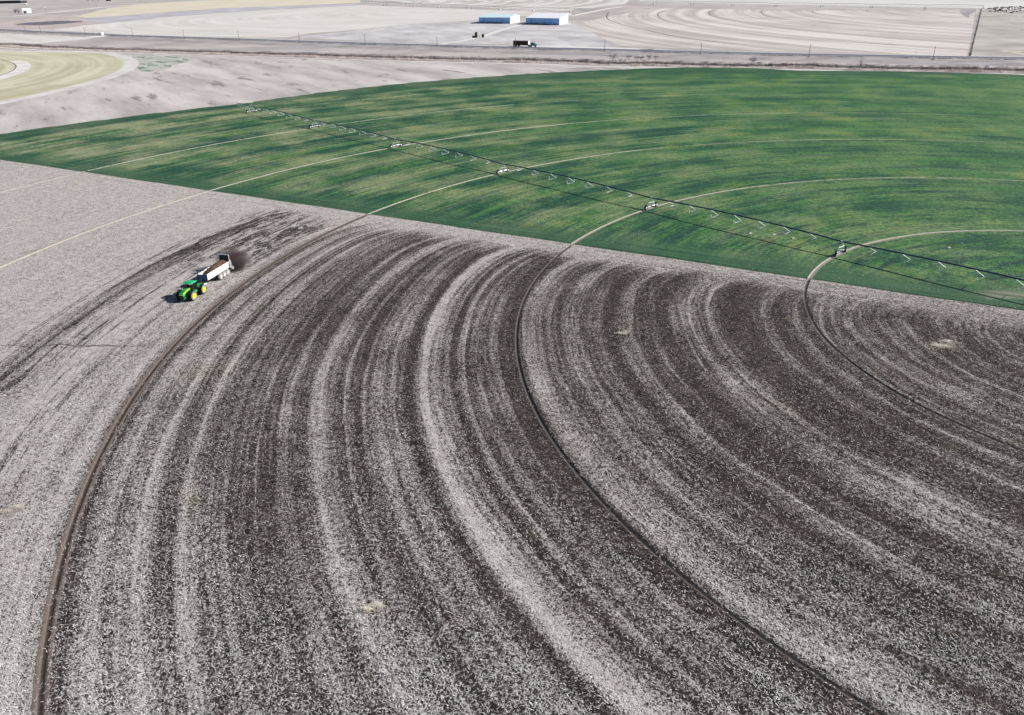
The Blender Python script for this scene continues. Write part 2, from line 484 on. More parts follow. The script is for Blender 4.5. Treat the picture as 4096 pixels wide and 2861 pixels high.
def sheet(name, px, z, mat, n=1, jit=0.0, curved=False, world_pts=None):
    pts = [Vector(G(a, b)[:2]) for a, b in px] if world_pts is None else [Vector(q) for q in world_pts]
    if curved: pts = spline([tuple(q) for q in pts], 8, True)
    out = []
    for i, q in enumerate(pts):
        q2 = pts[(i + 1) % len(pts)]; L = (q2 - q).length
        st = max(1, min(60, int(L / max(jit * 6, 8)))) if jit else 1
        for j in range(st):
            w = q.lerp(q2, j / st)
            if jit: w = w + Vector((random.uniform(-jit, jit), random.uniform(-jit, jit)))
            out.append(w)
    bm = bmesh.new()
    f = bm.faces.new([bm.verts.new((q.x, q.y, z)) for q in out])
    bmesh.ops.triangulate(bm, faces=[f]); 
    bmesh.ops.recalc_face_normals(bm, faces=bm.faces)
    me = bpy.data.meshes.new(name); bm.to_mesh(me); bm.free(); me.materials.append(mat)
    o = bpy.data.objects.new(name, me); COL.objects.link(o)
    return tag(o, kind='structure')

def strip(name, pts, w, z, mat, jit=0.0, prof=None):
    """ribbon along ground points; prof = [(offset, height)] across it"""
    P = spline([tuple(q) for q in pts], 10)
    prof = prof or [(-w / 2, 0), (w / 2, 0)]
    vs = []; fs = []; m = len(prof)
    for i, q in enumerate(P):
        d = (P[min(i + 1, len(P) - 1)] - P[max(i - 1, 0)]).normalized(); nn = Vector((-d.y, d.x))
        for o_, h in prof:
            j = random.uniform(-jit, jit)
            e = q + nn * (o_ + j); vs.append((e.x, e.y, z + h * (1 + (random.uniform(-.3, .3) if jit else 0))))
    for i in range(len(P) - 1):
        for k in range(m - 1):
            a = i * m + k; fs.append((a, a + 1, a + m + 1, a + m))
    b = MB(); b.add(vs, fs)
    o = b.build(name, mat)
    return tag(o, kind='structure')

# dry pasture behind the wheat circle, with the dark streaks of old growth
m_past = mat_field('dry_pasture', (.38, .345, .325), (.60, .555, .52), .05, cc=(.20, .18, .165), cthr=.56, grain=.9, aniso=(.8, .5, -.10, .16))
sheet('dry_pasture', [(-500, 640), (-500, 205), (0, 196), (520, 214), (1024, 232), (1500, 246), (2048, 257), (2500, 262), (2700, 266), (2560, 420), (1500, 620)], .02, m_past, jit=.6)
m_green_patch = mat_field('sparse_green_growth', (.36, .37, .33), (.52, .50, .47), .06, cc=(.12, .19, .11), cthr=.50, grain=.4, aniso=(.8, .5, -.15, .25))
sheet('green_regrowth', [(520, 216), (700, 220), (760, 240), (690, 262), (650, 282), (560, 285), (520, 262)], .04, m_green_patch, jit=1.5, curved=True)

# olive circle at the far left
OC = (-540., 470.); OR = 296.
m_ol = mat_field('olive_stubble', (.42, .40, .27), (.58, .55, .41), .02, stripe=(OC[0], OC[1], 9., .8), amp=1.6, grain=.4)
cir = [(OC[0] + OR * math.cos(t), OC[1] + OR * math.sin(t)) for t in np.linspace(0, 2 * math.pi, 181)[:-1]]
cirb = [(OC[0] + (OR + 9) * math.cos(t), OC[1] + (OR + 9) * math.sin(t)) for t in np.linspace(0, 2 * math.pi, 181)[:-1]]
def clip_top(pts, a=G(-900, 190), b=G(900, 214)):
    d = Vector((b.x - a.x, b.y - a.y)).normalized(); nn = Vector((-d.y, d.x)); out = []
    for q in pts:
        s_ = (Vector(q) - Vector((a.x, a.y))).dot(nn)
        q = Vector(q)
        if s_ > 0: q = q - nn * s_
        out.append((q.x, q.y))
    return out
m_rim = mat_field('pale_track_soil', (.52, .485, .46), (.66, .63, .60), .05)
sheet('field_margin', None, .06, m_rim, world_pts=clip_top(cirb))
sheet('olive_stubble_circle', None, .09, m_ol, world_pts=clip_top(cir, G(-900, 194), G(900, 219)))
def arc_strip(name, c, r, w, t0, t1, z, mat, jit=.2):
    pts = [(c[0] + r * math.cos(math.radians(t)), c[1] + r * math.sin(math.radians(t))) for t in np.linspace(t0, t1, 24)]
    return strip(name, pts, w, z, mat, jit)
m_pale = mat_field('pale_soil', (.60, .56, .52), (.72, .69, .66), .1)
arc_strip('wheel_track', OC, 232, 9, -70, 42, .12, m_pale)
m_dk = mat_field('dark_rut_soil', (.16, .14, .13), (.25, .22, .2), .3)
arc_strip('wheel_track', OC, 227.5, .8, 5, 52, .14, m_dk)
arc_strip('wheel_track', OC, 140, 3, -70, 60, .12, m_pale)

# pale strip field on the left, between ditch and highway
m_white = mat_field('pale_harvested_soil', (.54, .50, .46), (.67, .635, .59), .01, stripe=(-50., 1300., 14., 1.2), amp=1.1, grain=.2)
sheet('harvested_field', [(-600, 118), (0, 128), (180, 137), (300, 142), (420, 148), (330, 158), (140, 176), (-600, 172)], .05, m_white, jit=.4)
# big pale field in front of the far irrigation machine
sheet('harvested_field', [(210, 121), (330, 103), (450, 92), (700, 66), (1024, 43), (1440, 21), (1800, 34), (2283, 52), (2290, 64), (2060, 66), (1900, 82), (1750, 92), (1600, 101), (1450, 119), (1240, 134), (1150, 150), (1024, 152), (800, 148), (560, 142), (330, 129)], .06, m_white, jit=.4)
# arcs beyond the machine
m_arc = mat_field('ringed_harvested_soil', (.44, .405, .37), (.68, .645, .60), .01, stripe=(-600., 1750., 20., .9), amp=1.7, grain=.15)
sheet('harvested_field', [(1390, -22), (1480, 2), (1620, 12), (1900, 30), (2100, 40), (2283, 44), (2380, 32), (2500, 16), (2530, -12), (2400, -30)], .08, m_arc, jit=.4)
# yellow stubble at the top left
m_yel = mat_field('yellow_stubble', (.56, .50, .38), (.66, .60, .48), .02, grain=.2)
sheet('yellow_stubble_field', [(300, 66), (444, 31), (558, 18), (672, 9), (824, 2), (1100, -6), (1440, -14), (1440, 12), (1125, 25), (882, 34), (700, 47), (560, 58), (450, 66), (340, 72)], .10, m_yel, jit=.8)
m_mauve = mat_field('grey_weeds', (.36, .34, .37), (.52, .50, .52), .03, grain=.2)
sheet('weedy_bank', [(330, 72), (560, 58), (882, 34), (1125, 25), (1430, 12), (1440, 20), (1024, 42), (700, 64), (450, 91), (330, 84)], .05, m_mauve, jit=.8)
m_red = mat_field('reddish_weeds', (.40, .33, .30), (.56, .49, .46), .04, cc=(.22, .19, .2), cthr=.58, grain=.3)
sheet('reddish_weed_bank', [(-400, 95), (0, 86), (190, 68), (270, 62), (380, 70), (480, 74), (440, 88), (300, 103), (180, 118), (0, 108), (-400, 112)], .04, m_red, jit=1.2)
m_pond = mat_field('dark_brush', (.10, .095, .125), (.20, .19, .22), .12, grain=.4)
sheet('dark_brush_patch', [(60, 98), (120, 91), (200, 86), (270, 84), (330, 88), (250, 96), (170, 101), (100, 101)], .07, m_pond, jit=2.0, curved=True)
# fields on the right beyond the highway
RC = (960., 960.)
m_r = mat_field('ringed_pale_soil', (.42, .375, .345), (.66, .615, .575), .01, stripe=(RC[0], RC[1], 13., 1.1), amp=1.45, grain=.25)
sheet('ringed_field', [(2350, 118), (2300, 96), (2420, 70), (2560, 44), (2640, 34), (3000, 38), (3400, 42), (3700, 44), (3900, 46), (3872, 226), (3400, 212), (3000, 203), (2700, 194), (2500, 186), (2420, 160)], .06, m_r, jit=.5)
for cv in ([(2434, 50), (2428, 62), (2427, 70), (2436, 80), (2472, 94), (2516, 106), (2583, 120), (2690, 144), (2806, 161), (2950, 176)],
           [(2664, 42), (2641, 50), (2631, 60), (2650, 78), (2695, 91), (2762, 105), (2851, 116), (2940, 127), (3069, 143), (3300, 163), (3600, 182)],
           [(2860, 40), (2842, 46), (2835, 54), (2851, 65), (2895, 76), (2962, 86), (3069, 96), (3300, 114), (3600, 132)],
           [(3070, 42), (3052, 45), (3045, 50), (3072, 66), (3160, 80), (3300, 92), (3600, 108)], [(3275, 41), (3250, 45), (3262, 53), (3340, 64), (3460, 74), (3640, 84)],
           [(3490, 40), (3466, 44), (3500, 50), (3600, 57), (3700, 62)], [(3710, 40), (3692, 42), (3720, 46), (3800, 50)]):
    strip('wheel_track', [tuple(G(a, b)[:2]) for a, b in cv], 1.6, .10, m_dk, .25)
m_fl = mat_field('far_pale_soil', (.55, .515, .48), (.65, .62, .585), .004, grain=.1)
sheet('far_field', [(2560, 6), (3000, 18), (3500, 26), (3950, 34), (4600, 62), (4600, -20), (3000, -55), (2520, -50)], .04, m_fl, jit=.4)
m_pg = mat_field('grazed_pasture', (.34, .31, .285), (.50, .47, .42), .02, cc=(.60, .55, .45), cthr=.56, grain=.35)
sheet('grazed_pasture', [(3928, 40), (4100, 58), (4700, 110), (4700, 262), (4300, 245), (4090, 238), (3880, 229)], .05, m_pg, jit=.3)
# weedy slope between barns and highway
m_sl = mat_field('weedy_slope', (.40, .375, .385), (.62, .59, .575), .03, cc=(.30, .27, .27), cthr=.60, grain=.35, aniso=(.9, .3, -.2, .35))
sheet('weedy_slope', [(1170, 150), (1450, 120), (1600, 103), (1900, 86), (2100, 98), (2300, 94), (2350, 118), (2420, 160), (2500, 187), (2250, 184), (1800, 174), (1470, 166)], .03, m_sl, jit=.6)
# verge, highway, its edge of bare soil
def offs(px, k): return [(a, b + k) for a, b in px]
ROADPX = [(-900, 92), (-400, 106), (0, 119), (152, 127), (323, 134), (494, 142), (740, 150), (1024, 159.5), (1470, 174.5), (1738, 182), (2045, 190.5), (2494, 201), (2806, 209), (3069, 215.5), (3518, 224), (4093, 234), (4700, 243), (5400, 252)]
ROADW = [tuple(G(a, b)[:2]) for a, b in ROADPX]
m_verge = mat_field('mown_verge', (.27, .245, .245), (.42, .38, .37), .05, cc=(.42, .36, .33), cthr=.56, grain=.5)
m_shoulder = mat_field('dark_weeds', (.13, .12, .11), (.30, .27, .25), .2, grain=.8)
nas = N('asphalt', .85, .3)
_f = nas.noise(nas.pos(), .8, 4, .6)
M['asphalt'] = nas.col(nas.mix(nas.lin(_f, .3, .7), (.085, .10, .14), (.125, .14, .185)))
strip('verge', ROADW, 30, .10, m_verge, 1.0, prof=[(-46, -.08), (-9, 0), (9, 0)])
strip('road_shoulder', ROADW, 12, .16, m_shoulder, .5, prof=[(-8.5, -.1), (-5, 0), (5, 0)])
strip('gravel_shoulder', ROADW, 12, .19, m_pale, .25, prof=[(-6.4, 0), (8.5, 0)])
strip('highway', ROADW, 10.5, .26, M['asphalt'], 0)
m_line = paint('road_paint', (.7, .68, .6), .7)
strip('lane_marking', ROADW, .18, .27, m_line, 0, prof=[(-4.6, 0), (-4.4, 0)])
strip('lane_marking', ROADW, .18, .27, m_line, 0, prof=[(4.4, 0), (4.6, 0)])
for sgn in [[(1660, 177), (1700, 178), (2000, 184), (2060, 187), (1900, 185)], [(2110, 188.5), (2200, 184), (2450, 191), (2620, 201), (2330, 194)], [(2560, 199), (2660, 200), (2700, 205), (2600, 203)], [(330, 150), (410, 142), (440, 143), (380, 152)]]:
    sheet('bare_soil_patch', sgn, .21 if sgn[0][0] > 400 else .12, m_pale, jit=.7, curved=True)
# dirt lane to the barns
strip('dirt_lane', [tuple(G(a, b)[:2]) for a, b in [(1760, 178), (1840, 166), (1930, 146), (2010, 120), (2070, 103), (2085, 92)]], 7, .12, m_pale, .4)
strip('dirt_lane', [tuple(G(a, b)[:2]) for a, b in [(2290, 64), (2360, 50), (2430, 36), (2495, 27)]], 10, .12, m_pale, .4)
strip('dirt_lane', [tuple(G(a, b)[:2]) for a, b in [(-400, 82), (0, 68), (160, 56), (330, 38), (520, 20), (800, 6), (1000, -2)]], 14, .09, m_pale, .8)
# dark damp ground beside the far machine
m_damp = mat_field('damp_soil', (.28, .26, .27), (.42, .40, .40), .05)
sheet('damp_patch', [(2290, 38), (2330, 33), (2390, 36), (2350, 42)], .1, m_damp, jit=1.0, curved=True)
sheet('damp_patch', [(3840, 40), (3890, 38), (3905, 44), (3880, 60), (3875, 72), (3850, 60)], .1, m_damp, jit=1.0, curved=True)

# irrigation ditch: trench between two low banks
DPX = [(-900, 160), (-400, 170), (0, 180), (223, 192), (401, 198), (580, 203.5), (847, 211), (1021, 216), (1336, 225), (1604, 233), (1871, 239), (2045, 242), (2271, 247.5), (2449, 255), (2628, 256), (2806, 261), (3007, 265), (3206, 265), (3362, 270), (3518, 274), (3741, 278), (3964, 280), (4093, 284), (4500, 296), (5200, 318)]
DW = [tuple(G(a, b)[:2]) for a, b in DPX]
m_ditch = mat_field('ditch_mud_and_weeds', (.085, .075, .07), (.20, .175, .16), .25, grain=.7)
m_bank = mat_field('ditch_bank', (.34, .30, .285), (.56, .50, .46), .1, cc=(.16, .14, .13), cthr=.58, grain=.7)
strip('ditch_bank', DW, 20, .12, m_bank, .5, prof=[(-14, 0), (-9.5, .35), (-7.0, .4), (-5.0, 0.0)])
strip('ditch_bank', DW, 20, .12, m_bank, .5, prof=[(4.0, 0.0), (6.5, 1.2), (8.5, 1.1), (11, 0)])
strip('ditch', DW, 6, .11, m_ditch, .3, prof=[(-5.4, .05), (0, 0), (4.8, .5)])
strip('dirt_track', DW, 5, .08, m_pale, .4, prof=[(-21, 0), (-17, 0)])
# ------------------------------------------------------------------ paint and metal
M['galv'] = paint('galvanised_steel', (.72, .74, .76), .38, .5, .35, .15, 3)
M['pipe'] = paint('weathered_pipe', (.060, .080, .125), .45, .5, .2, .25, 1.5)
M['strut'] = paint('white_galvanised_strut', (.80, .82, .82), .45, .5, .0, .08, 3)
M['tyre'] = paint('tyre_rubber', (.028, .027, .027), .85, .2, 0, .35, 6)
M['tyre_dust'] = paint('dusty_rubber', (.27, .255, .24), .95, .1, 0, .3, 5)
M['tyre_side'] = paint('dusty_sidewall', (.17, .17, .175), .9, .1, 0, .3, 6)
M['green'] = paint('green_paint', (.010, .38, .075), .32, .5, 0, .10, 3)
M['roof_green'] = paint('green_plastic', (.02, .38, .16), .4, .5, 0, .10, 3)
M['yellow'] = paint('yellow_paint', (.92, .72, .0), .4, .5, 0, .05, 3)
M['black'] = paint('black_paint', (.012, .012, .014), .5, .4, 0, .3, 3)
M['dark_steel'] = paint('dark_steel', (.05, .052, .06), .5, .4, .3, .3, 3)
M['white'] = paint('white_paint', (.84, .84, .86), .4, .5, 0, .06, 1.2)
M['blue_shade'] = paint('white_steel_blue_shade', (.07, .13, .30), .45, .5, 0, .15, 2)  # spreader's white front panel, with its bluish shade painted into the colour
M['manure'] = None
ng = N('cab_glass', .08, .8); ng.b.inputs['Base Color'].default_value = (.008, .010, .013, 1); M['glass'] = ng.mat
nl = N('lamp_glass', .15, .8); nl.b.inputs['Base Color'].default_value = (.85, .8, .6, 1); M['lamp'] = nl.mat
nm = N('manure', .95, .1); _p = nm.pos(); _f = nm.noise(_p, 2.2, 6, .75)
nm.bump(_f, .25); M['manure'] = nm.col(nm.mix(nm.lin(_f, .35, .65), (.045, .025, .018), (.19, .115, .085)))
M['hay'] = paint('weathered_hay', (.085, .065, .05), .95, .1, 0, .45, 1.2)
M['bark'] = paint('grey_bark', (.17, .15, .16), .9, .1, 0, .25, 4)
M['twig'] = paint('pale_twigs', (.30, .28, .33), .9, .1, 0, .2, 4)
M['pole'] = paint('weathered_timber', (.16, .12, .11), .9, .1, 0, .2, 2)

# ------------------------------------------------------------------ centre pivot irrigation machine
def wheel_pts(r, w):
    return [(r * .45, -w * .30), (r * .62, -w * .46), (r * .92, -w * .5), (r, -w * .36), (r, w * .36), (r * .92, w * .5), (r * .62, w * .46), (r * .45, w * .30)]

def pivot_machine(label, cat_group, centre, ends, k=1.0, z0=.33, nstrut=7, hoses=True, bow=.55, wheels=True, mast=True, over=14.4, tower_tw=0.0, pipe_r=.165, strut_r=.055, two=False):
    """centre: pivot point; ends: ground points of the towers, nearest first; k scales heights and widths"""
    root = empty('centre_pivot_irrigator', (centre[0], centre[1], 0))
    tag(root, label, 'irrigation machine', cat_group)
    C0 = Vector((centre[0], centre[1]))
    H = 2.95 * k
    pts = [C0] + [Vector(q) for q in ends]
    # pivot point pyramid
    b = MB()
    for sx in (-1, 1):
        for sy in (-1, 1):
            b.tube([(sx * 1.4 * k, sy * 1.4 * k, 0.05), (sx * .25 * k, sy * .25 * k, H)], .07 * k, 5)
    b.tube([(0, 0, 0), (0, 0, H + .3 * k)], .12 * k, 8)
    b.box((0, 0, 1.2 * k), (.9 * k, .3 * k, 1.1 * k))
    b.build('pivot_point', M['strut'], root)
    for i in range(len(pts) - 1):
        A, B = pts[i] - C0, pts[i + 1] - C0
        u = (B - A).normalized(); n = Vector((-u.y, u.x)); L = (B - A).length
        def at(s, lat=0, z=0): return (A.x + u.x * s + n.x * lat, A.y + u.y * s + n.y * lat, z)
        def zp(s): t = s / L; return H + 4 * bow * k * t * (1 - t)
        pb = MB(); pb.tube([at(L * q / 14, 0, zp(L * q / 14)) for q in range(15)], pipe_r * k, 6)
        for q in range(1, 14):      # sprinkler goosenecks on top of the pipe
            s = L * q / 14; pb.tube([at(s, 0, zp(s)), at(s, .12 * k, zp(s) + .3 * k), at(s, .35 * k, zp(s) + .1 * k)], .022 * k, 4)
        span = pb.build('water_pipe', M['pipe'], root, smooth=True)
        ss = [L * (q + 1) / (nstrut + 1) for q in range(nstrut)]
        prof = []
        for s in ss:
            e = math.sin(math.pi * s / L) ** .8
            W = 1.42 * k * (.45 + .55 * e); D = 1.5 * k * (.40 + .60 * e)
            prof.append((s, W, D))
            tb = MB()
            T = at(s, 0, zp(s)); Lf = at(s, -W, zp(s) - D); Rt = at(s, W, zp(s) - D)
            dl = 1.5 * k
            for s2 in (max(.2, s - dl), min(L - .2, s + dl)):
                T = at(s2, 0, zp(s2)); tb.tube([T, Lf], strut_r * k * .8, 4); tb.tube([T, Rt], strut_r * k * .8, 4)
            tb.tube([Lf, Rt], strut_r * k, 4)
            tb.build('truss_brace', M['strut'], span)
        for sd in (-1, 1):
            rb = MB()
            rb.tube([at(0.3, 0, H)] + [at(s, sd * W, zp(s) - D) for s, W, D in prof] + [at(L - .3, 0, H)], (.013 * k), 4)
            rb.build('truss_rod', M['dark_steel'], span)
        if hoses:
            hb = MB()
            for q in range(1, 18):
                s = L * q / 18; hb.tube([at(s, .35 * k, zp(s) + .1 * k), at(s, .38 * k, z0 + .95 * k)], .012 * k, 3)
            tag(hb.build('drop_hoses', M['dark_steel'], span), kind='stuff')
        # tower at the outer end of the span
        tw = MB(); wb = 2.0 * k; tz = z0
        base_z = tz + .62 * k
        c = B
        def ab(s, lat, z): return (B.x + u.x * s + n.x * lat, B.y + u.y * s + n.y * lat, z)
        for lat in (-1, 1):
            tw.tube([ab(.12 * k, lat * wb * .78, base_z), ab(.05 * k, lat * .10 * k, H)], .065 * k, 5)
            tw.tube([ab(-.12 * k, lat * wb * .78, base_z), ab(-2.2 * k, lat * .05, H + .05)], .03 * k, 4)
        tw.tube([ab(0, -wb * .5, tz + 1.55 * k), ab(0, wb * .5, tz + 1.55 * k)], .035 * k, 4)
        tw.tube([ab(0, -wb * .95, base_z), ab(0, wb * .95, base_z)], .10 * k, 6)
        tw.box(ab(0, 0, base_z + .15 * k), (.5 * k, .5 * k, .3 * k))
        tw.box(ab(.1 * k, .1 * k, H + .12 * k), (.35 * k, .35 * k, .3 * k))
        tower = tw.build('drive_tower', M['galv'], root)
        yaw = math.atan2(n.y, n.x)
        for lat in (-1, 1):
            ex, ey, _ = ab(0.05, lat * wb, 0)
            wobj = empty('wheel', (0, 0, 0)); wobj.parent = tower
            wm = MB(); wm.lathe(wheel_pts(.60 * k, .34 * k), (0, 0, 0), 'Y', 18)
            for q in range(12):
                t = 2 * math.pi * q / 12
                wm.box((.61 * k * math.cos(t), 0, .61 * k * math.sin(t)), (.10 * k, .32 * k, .05 * k), ry=-t)
            bpy.data.objects.remove(wobj)
            wo = wm.build('wheel', M['tyre'], tower, smooth=True)
            wo.location = (ex, ey, tz + .60 * k); wo.rotation_euler = (0, 0, yaw + tower_tw * (1 if i == 0 else .3))
            hm = MB(); hm.lathe([(.05 * k, -.16 * k), (.28 * k, -.15 * k), (.30 * k, 0), (.28 * k, .15 * k), (.05 * k, .16 * k)], (0, 0, 0), 'Y', 12)
            ho = hm.build('wheel_rim', M['galv'], tower, smooth=True)
            ho.location = wo.location; ho.rotation_euler = wo.rotation_euler; ho.scale = (1, 1.12, 1)
    if over:
        A = pts[-1] - C0; B0 = pts[-2] - C0; u = (A - B0).normalized(); n = Vector((-u.y, u.x))
        def at(s, lat=0, z=0): return (A.x + u.x * s + n.x * lat, A.y + u.y * s + n.y * lat, z)
        ob = MB(); ob.tube([at(0, 0, H), at(over * .5, 0, H + .25 * k), at(over, 0, H)], [pipe_r * k, pipe_r * .8 * k, pipe_r * .6 * k], 6)
        op = ob.build('overhang_pipe', M['pipe'], root, smooth=True)
        hb = MB()
        for q in range(1, 8):
            s = over * q / 8; hb.tube([at(s, .1, H), at(s, .12, z0 + .95 * k)], .02 * k, 3)
        tag(hb.build('drop_hoses', M['strut'], op), kind='stuff')
        if mast:
            mb = MB()
            mb.tube([at(0, 0, H), at(0, -1.25 * k, H + 1.45 * k), at(0, 1.05 * k, H + 1.65 * k), at(0, 0, H)], .055 * k, 5)
            mb.tube([at(0, -1.25 * k, H + 1.45 * k), at(over * .75, 0, H + .1)], .012 * k, 3)
            mb.tube([at(0, 1.05 * k, H + 1.65 * k), at(over * .75, 0, H + .1)], .012 * k, 3)
            mb.build('cable_mast', M['strut'], op)
    return root

PHI = 2.2964
tow = [(CX + r * math.cos(PHI), CY + r * math.sin(PHI)) for r in (52.76, 101.53, 156.41, 211.29, 266.16, 321.04)]
pivot_machine('long centre pivot irrigator standing across the green wheat circle with its shadow beside it', 'centre pivot irrigators on the fields', (CX, CY), tow, tower_tw=.5)
pa = [G(a, b)[:2] for a, b in [(1441, 16), (1541, 21.5), (1646, 27), (1758, 31.5), (1876, 36.5), (2003, 42), (2137, 46), (2284, 49.5)]]
pivot_machine('far centre pivot irrigator behind the two long barns, cable mast on its last tower', 'centre pivot irrigators on the fields', pa[0], pa[1:], k=1.55, z0=.1, nstrut=6, hoses=False, over=20, pipe_r=.13, strut_r=.08)
pb_ = [G(a, b)[:2] for a, b in [(3933, 38), (3700, 36), (3485, 32.5), (3287, 29), (3103, 27), (2931, 24), (2769, 20.5), (2619, 17)]]
pivot_machine('far centre pivot irrigator on the ringed pale field beside the cattle pasture', 'centre pivot irrigators on the fields', pb_[0], pb_[1:], k=1.5, z0=.1, nstrut=6, hoses=False, over=26, mast=False, pipe_r=.12, strut_r=.06)

# ------------------------------------------------------------------ tractor
def tractor():
    K = .85
    root = empty('tractor', (-58.80, 135.05, BASE), math.radians(-98), K)
    tag(root, 'green articulated tractor with eight dual wheels and yellow rims, pulling the white spreader', 'tractor')
    def wheel(x, y, par, side, front):
        R, W = 1.04, .56
        b = MB(); b.cur = 0
        b.lathe([(R * .50, -W * .36), (R * .64, -W * .50), (R * .88, -W * .5), (R * .96, -W * .42), (R * .97, 0), (R * .96, W * .42), (R * .88, W * .5), (R * .64, W * .5), (R * .50, W * .36)], (0, 0, 0), 'Y', 36)
        for q in range(22):
            t = 2 * math.pi * q / 22
            for sd in (-1, 1):
                tt = t + (.14 if sd > 0 else 0)
                b.box((R * 1.0 * math.cos(tt), sd * W * .24, R * 1.0 * math.sin(tt)), (.09, W * .5, .07), ry=-tt, rz=0)
        w = b.build('wheel', M['tyre'], par, smooth=True); w.location = (x, y, R + .02)
        s = MB(); s.lathe([(R * .56, side * W * .505), (R * .66, side * W * .53), (R * .86, side * W * .53), (R * .93, side * W * .48)], (0, 0, 0), 'Y', 36)
        so = s.build('sidewall', M['tyre_side'], w, smooth=True)
        r = MB(); o_ = side * W
        r.lathe([(R * .52, o_ * .56), (R * .55, o_ * .60), (R * .50, o_ * .57), (R * .40, o_ * .30), (R * .20, o_ * .26), (R * .17, o_ * .50), (.02, o_ * .50)], (0, 0, 0), 'Y', 28)
        r.lathe([(R * .55, o_ * .60), (R * .55, -o_ * .40), (R * .3, -o_ * .38)], (0, 0, 0), 'Y', 28)
        r.build('rim', M['yellow'], w, smooth=True)
    # rear frame (local +X forward)
    b = MB(); b.box((-1.0, 0, 1.05), (3.2, 1.0, .55)); b.box((-2.1, 0, .75), (.9, .5, .4)); b.box((-.2, 0, 1.0), (1.0, .6, .7))
    b.box((-1.85, 0, 1.03), (.34, 3.6, .28))
    rf = b.build('rear_frame', M['black'], root, bevel=.04)
    b = MB(); b.box((-1.55, 0, 1.62), (1.6, 1.25, .62)); b.box((-.55, 0, 1.5), (.5, 1.1, .4))
    b.build('rear_deck', M['dark_steel'], root, bevel=.08)
    b = MB()
    for sd in (-1, 1):
        for q in range(6):
            t0 = math.radians(40 + q * 18); t1 = math.radians(40 + (q + 1) * 18)
            p0 = (-1.85 + 1.22 * math.cos(t0), 1.06 + 1.22 * math.sin(t0)); p1 = (-1.85 + 1.22 * math.cos(t1), 1.06 + 1.22 * math.sin(t1))
            y0, y1 = sorted((sd * .62, sd * 1.28))
            b.add([(p0[0], y0, p0[1]), (p1[0], y0, p1[1]), (p1[0], y1, p1[1]), (p0[0], y1, p0[1]), (p0[0], y0, p0[1] + .05), (p1[0], y0, p1[1] + .05), (p1[0], y1, p1[1] + .05), (p0[0], y1, p0[1] + .05)],
                  [(0, 1, 2, 3), (7, 6, 5, 4), (0, 4, 5, 1), (1, 5, 6, 2), (2, 6, 7, 3), (3, 7, 4, 0)])
    b.build('rear_fender', M['green'], root)
    b = MB(); b.tube([(-2.3, 0, .6), (-3.1, 0, .55)], .09, 8); b.box((-2.9, 0, .72), (.5, .35, .12))
    b.build('drawbar', M['dark_steel'], root)
    for y in (-1.62, -.98, .98, 1.62): wheel(-1.85, y, root, 1 if y > 0 else -1, False)
    # front body, turned at the articulation joint
    fj = MB(); fj.m = Matrix.Rotation(math.radians(-7), 4, 'Z')
    def FB():
        q = MB(); q.m = Matrix.Rotation(math.radians(-7), 4, 'Z'); return q
    b = FB(); b.box((1.7, 0, 1.02), (3.6, .9, .55)); b.box((1.85, 0, 1.03), (.34, 3.6, .28)); b.box((3.45, 0, .85), (.35, 1.0, .6))
    b.build('front_frame', M['black'], root, bevel=.04)
    b = FB()      # hood: sloping down to the nose
    b.prism([(.95, 1.45), (3.45, 1.30), (3.62, 1.62), (3.50, 1.98), (2.2, 2.28), (.95, 2.42)], -.53, .53)
    hood = b.build('hood', M['green'], root, bevel=.09)
    b = FB(); b.box((3.50, 0, 1.27), (.30, .98, .80), ry=math.radians(4)); 
    b.build('grille', M['black'], root, bevel=.05)
    b = FB(); b.box((3.66, 0, 1.74), (.06, .86, .14), ry=math.radians(-12)); b.build('headlight', M['lamp'], root)
    b = FB()      # dark vents on top of the hood
    for i in range(2):
        for j in (-1, 1):
            x = 2.62 + i * .48; b.box((x, j * .2, 2.195 - i * .108), (.36, .30, .02), ry=math.radians(12.9))
    b.build('hood_vent', paint('dark_green_mesh', (.008, .14, .05), .6), root)
    b = FB(); b.box((2.86, .545, 2.02), (1.35, .03, .09), ry=math.radians(11.5)); b.box((1.55, .545, 2.27), (1.25, .03, .09), ry=math.radians(5.5))
    b.box((2.85, .49, 2.16), (1.35, .05, .02), ry=math.radians(13)); b.box((1.55, .49, 2.372), (1.2, .05, .02), ry=math.radians(6))
    b.build('yellow_stripe', M['yellow'], root)
    b = FB(); b.box((3.35, 0, .78), (.45, 1.05, .16)); b.box((2.9, .62, 1.0), (.9, .06, .35)); b.build('nose_weight', M['green'], root, bevel=.03)
    # cab
    cabx = -.22
    b = FB(); b.box((cabx, 0, 1.55), (1.75, 1.5, .34)); b.build('cab_floor', M['black'], root, bevel=.03)
    b = FB()
    lo = [(-.80, -.78), (.85, -.72), (.85, .72), (-.80, .78)]; hi = [(-.86, -.80), (.62, -.74), (.62, .74), (-.86, .80)]
    vs = [(cabx + x, y, 1.7) for x, y in lo] + [(cabx + x, y, 3.18) for x, y in hi]
    b.add(vs, [(0, 3, 2, 1), (4, 5, 6, 7), (0, 1, 5, 4), (1, 2, 6, 5), (2, 3, 7, 6), (3, 0, 4, 7)])
    b.build('cab_glass', M['glass'], root)
    b = FB()
    for (l, h) in zip(lo, hi): b.tube([(cabx + l[0] * 1.01, l[1] * 1.01, 1.6), (cabx + h[0] * 1.01, h[1] * 1.01, 3.2)], .055, 6)
    b.tube([(cabx - .05, .79, 1.6), (cabx - .1, .80, 3.2)], .045, 6); b.tube([(cabx - .05, -.79, 1.6), (cabx - .1, -.80, 3.2)], .045, 6)
    b.build('cab_pillar', M['black'], root)
    b = FB()
    b.prism([(-1.12, 3.20), (1.0, 3.18), (1.10, 3.26), (.95, 3.40), (.2, 3.52), (-.9, 3.50), (-1.15, 3.36)], -.98, .98)
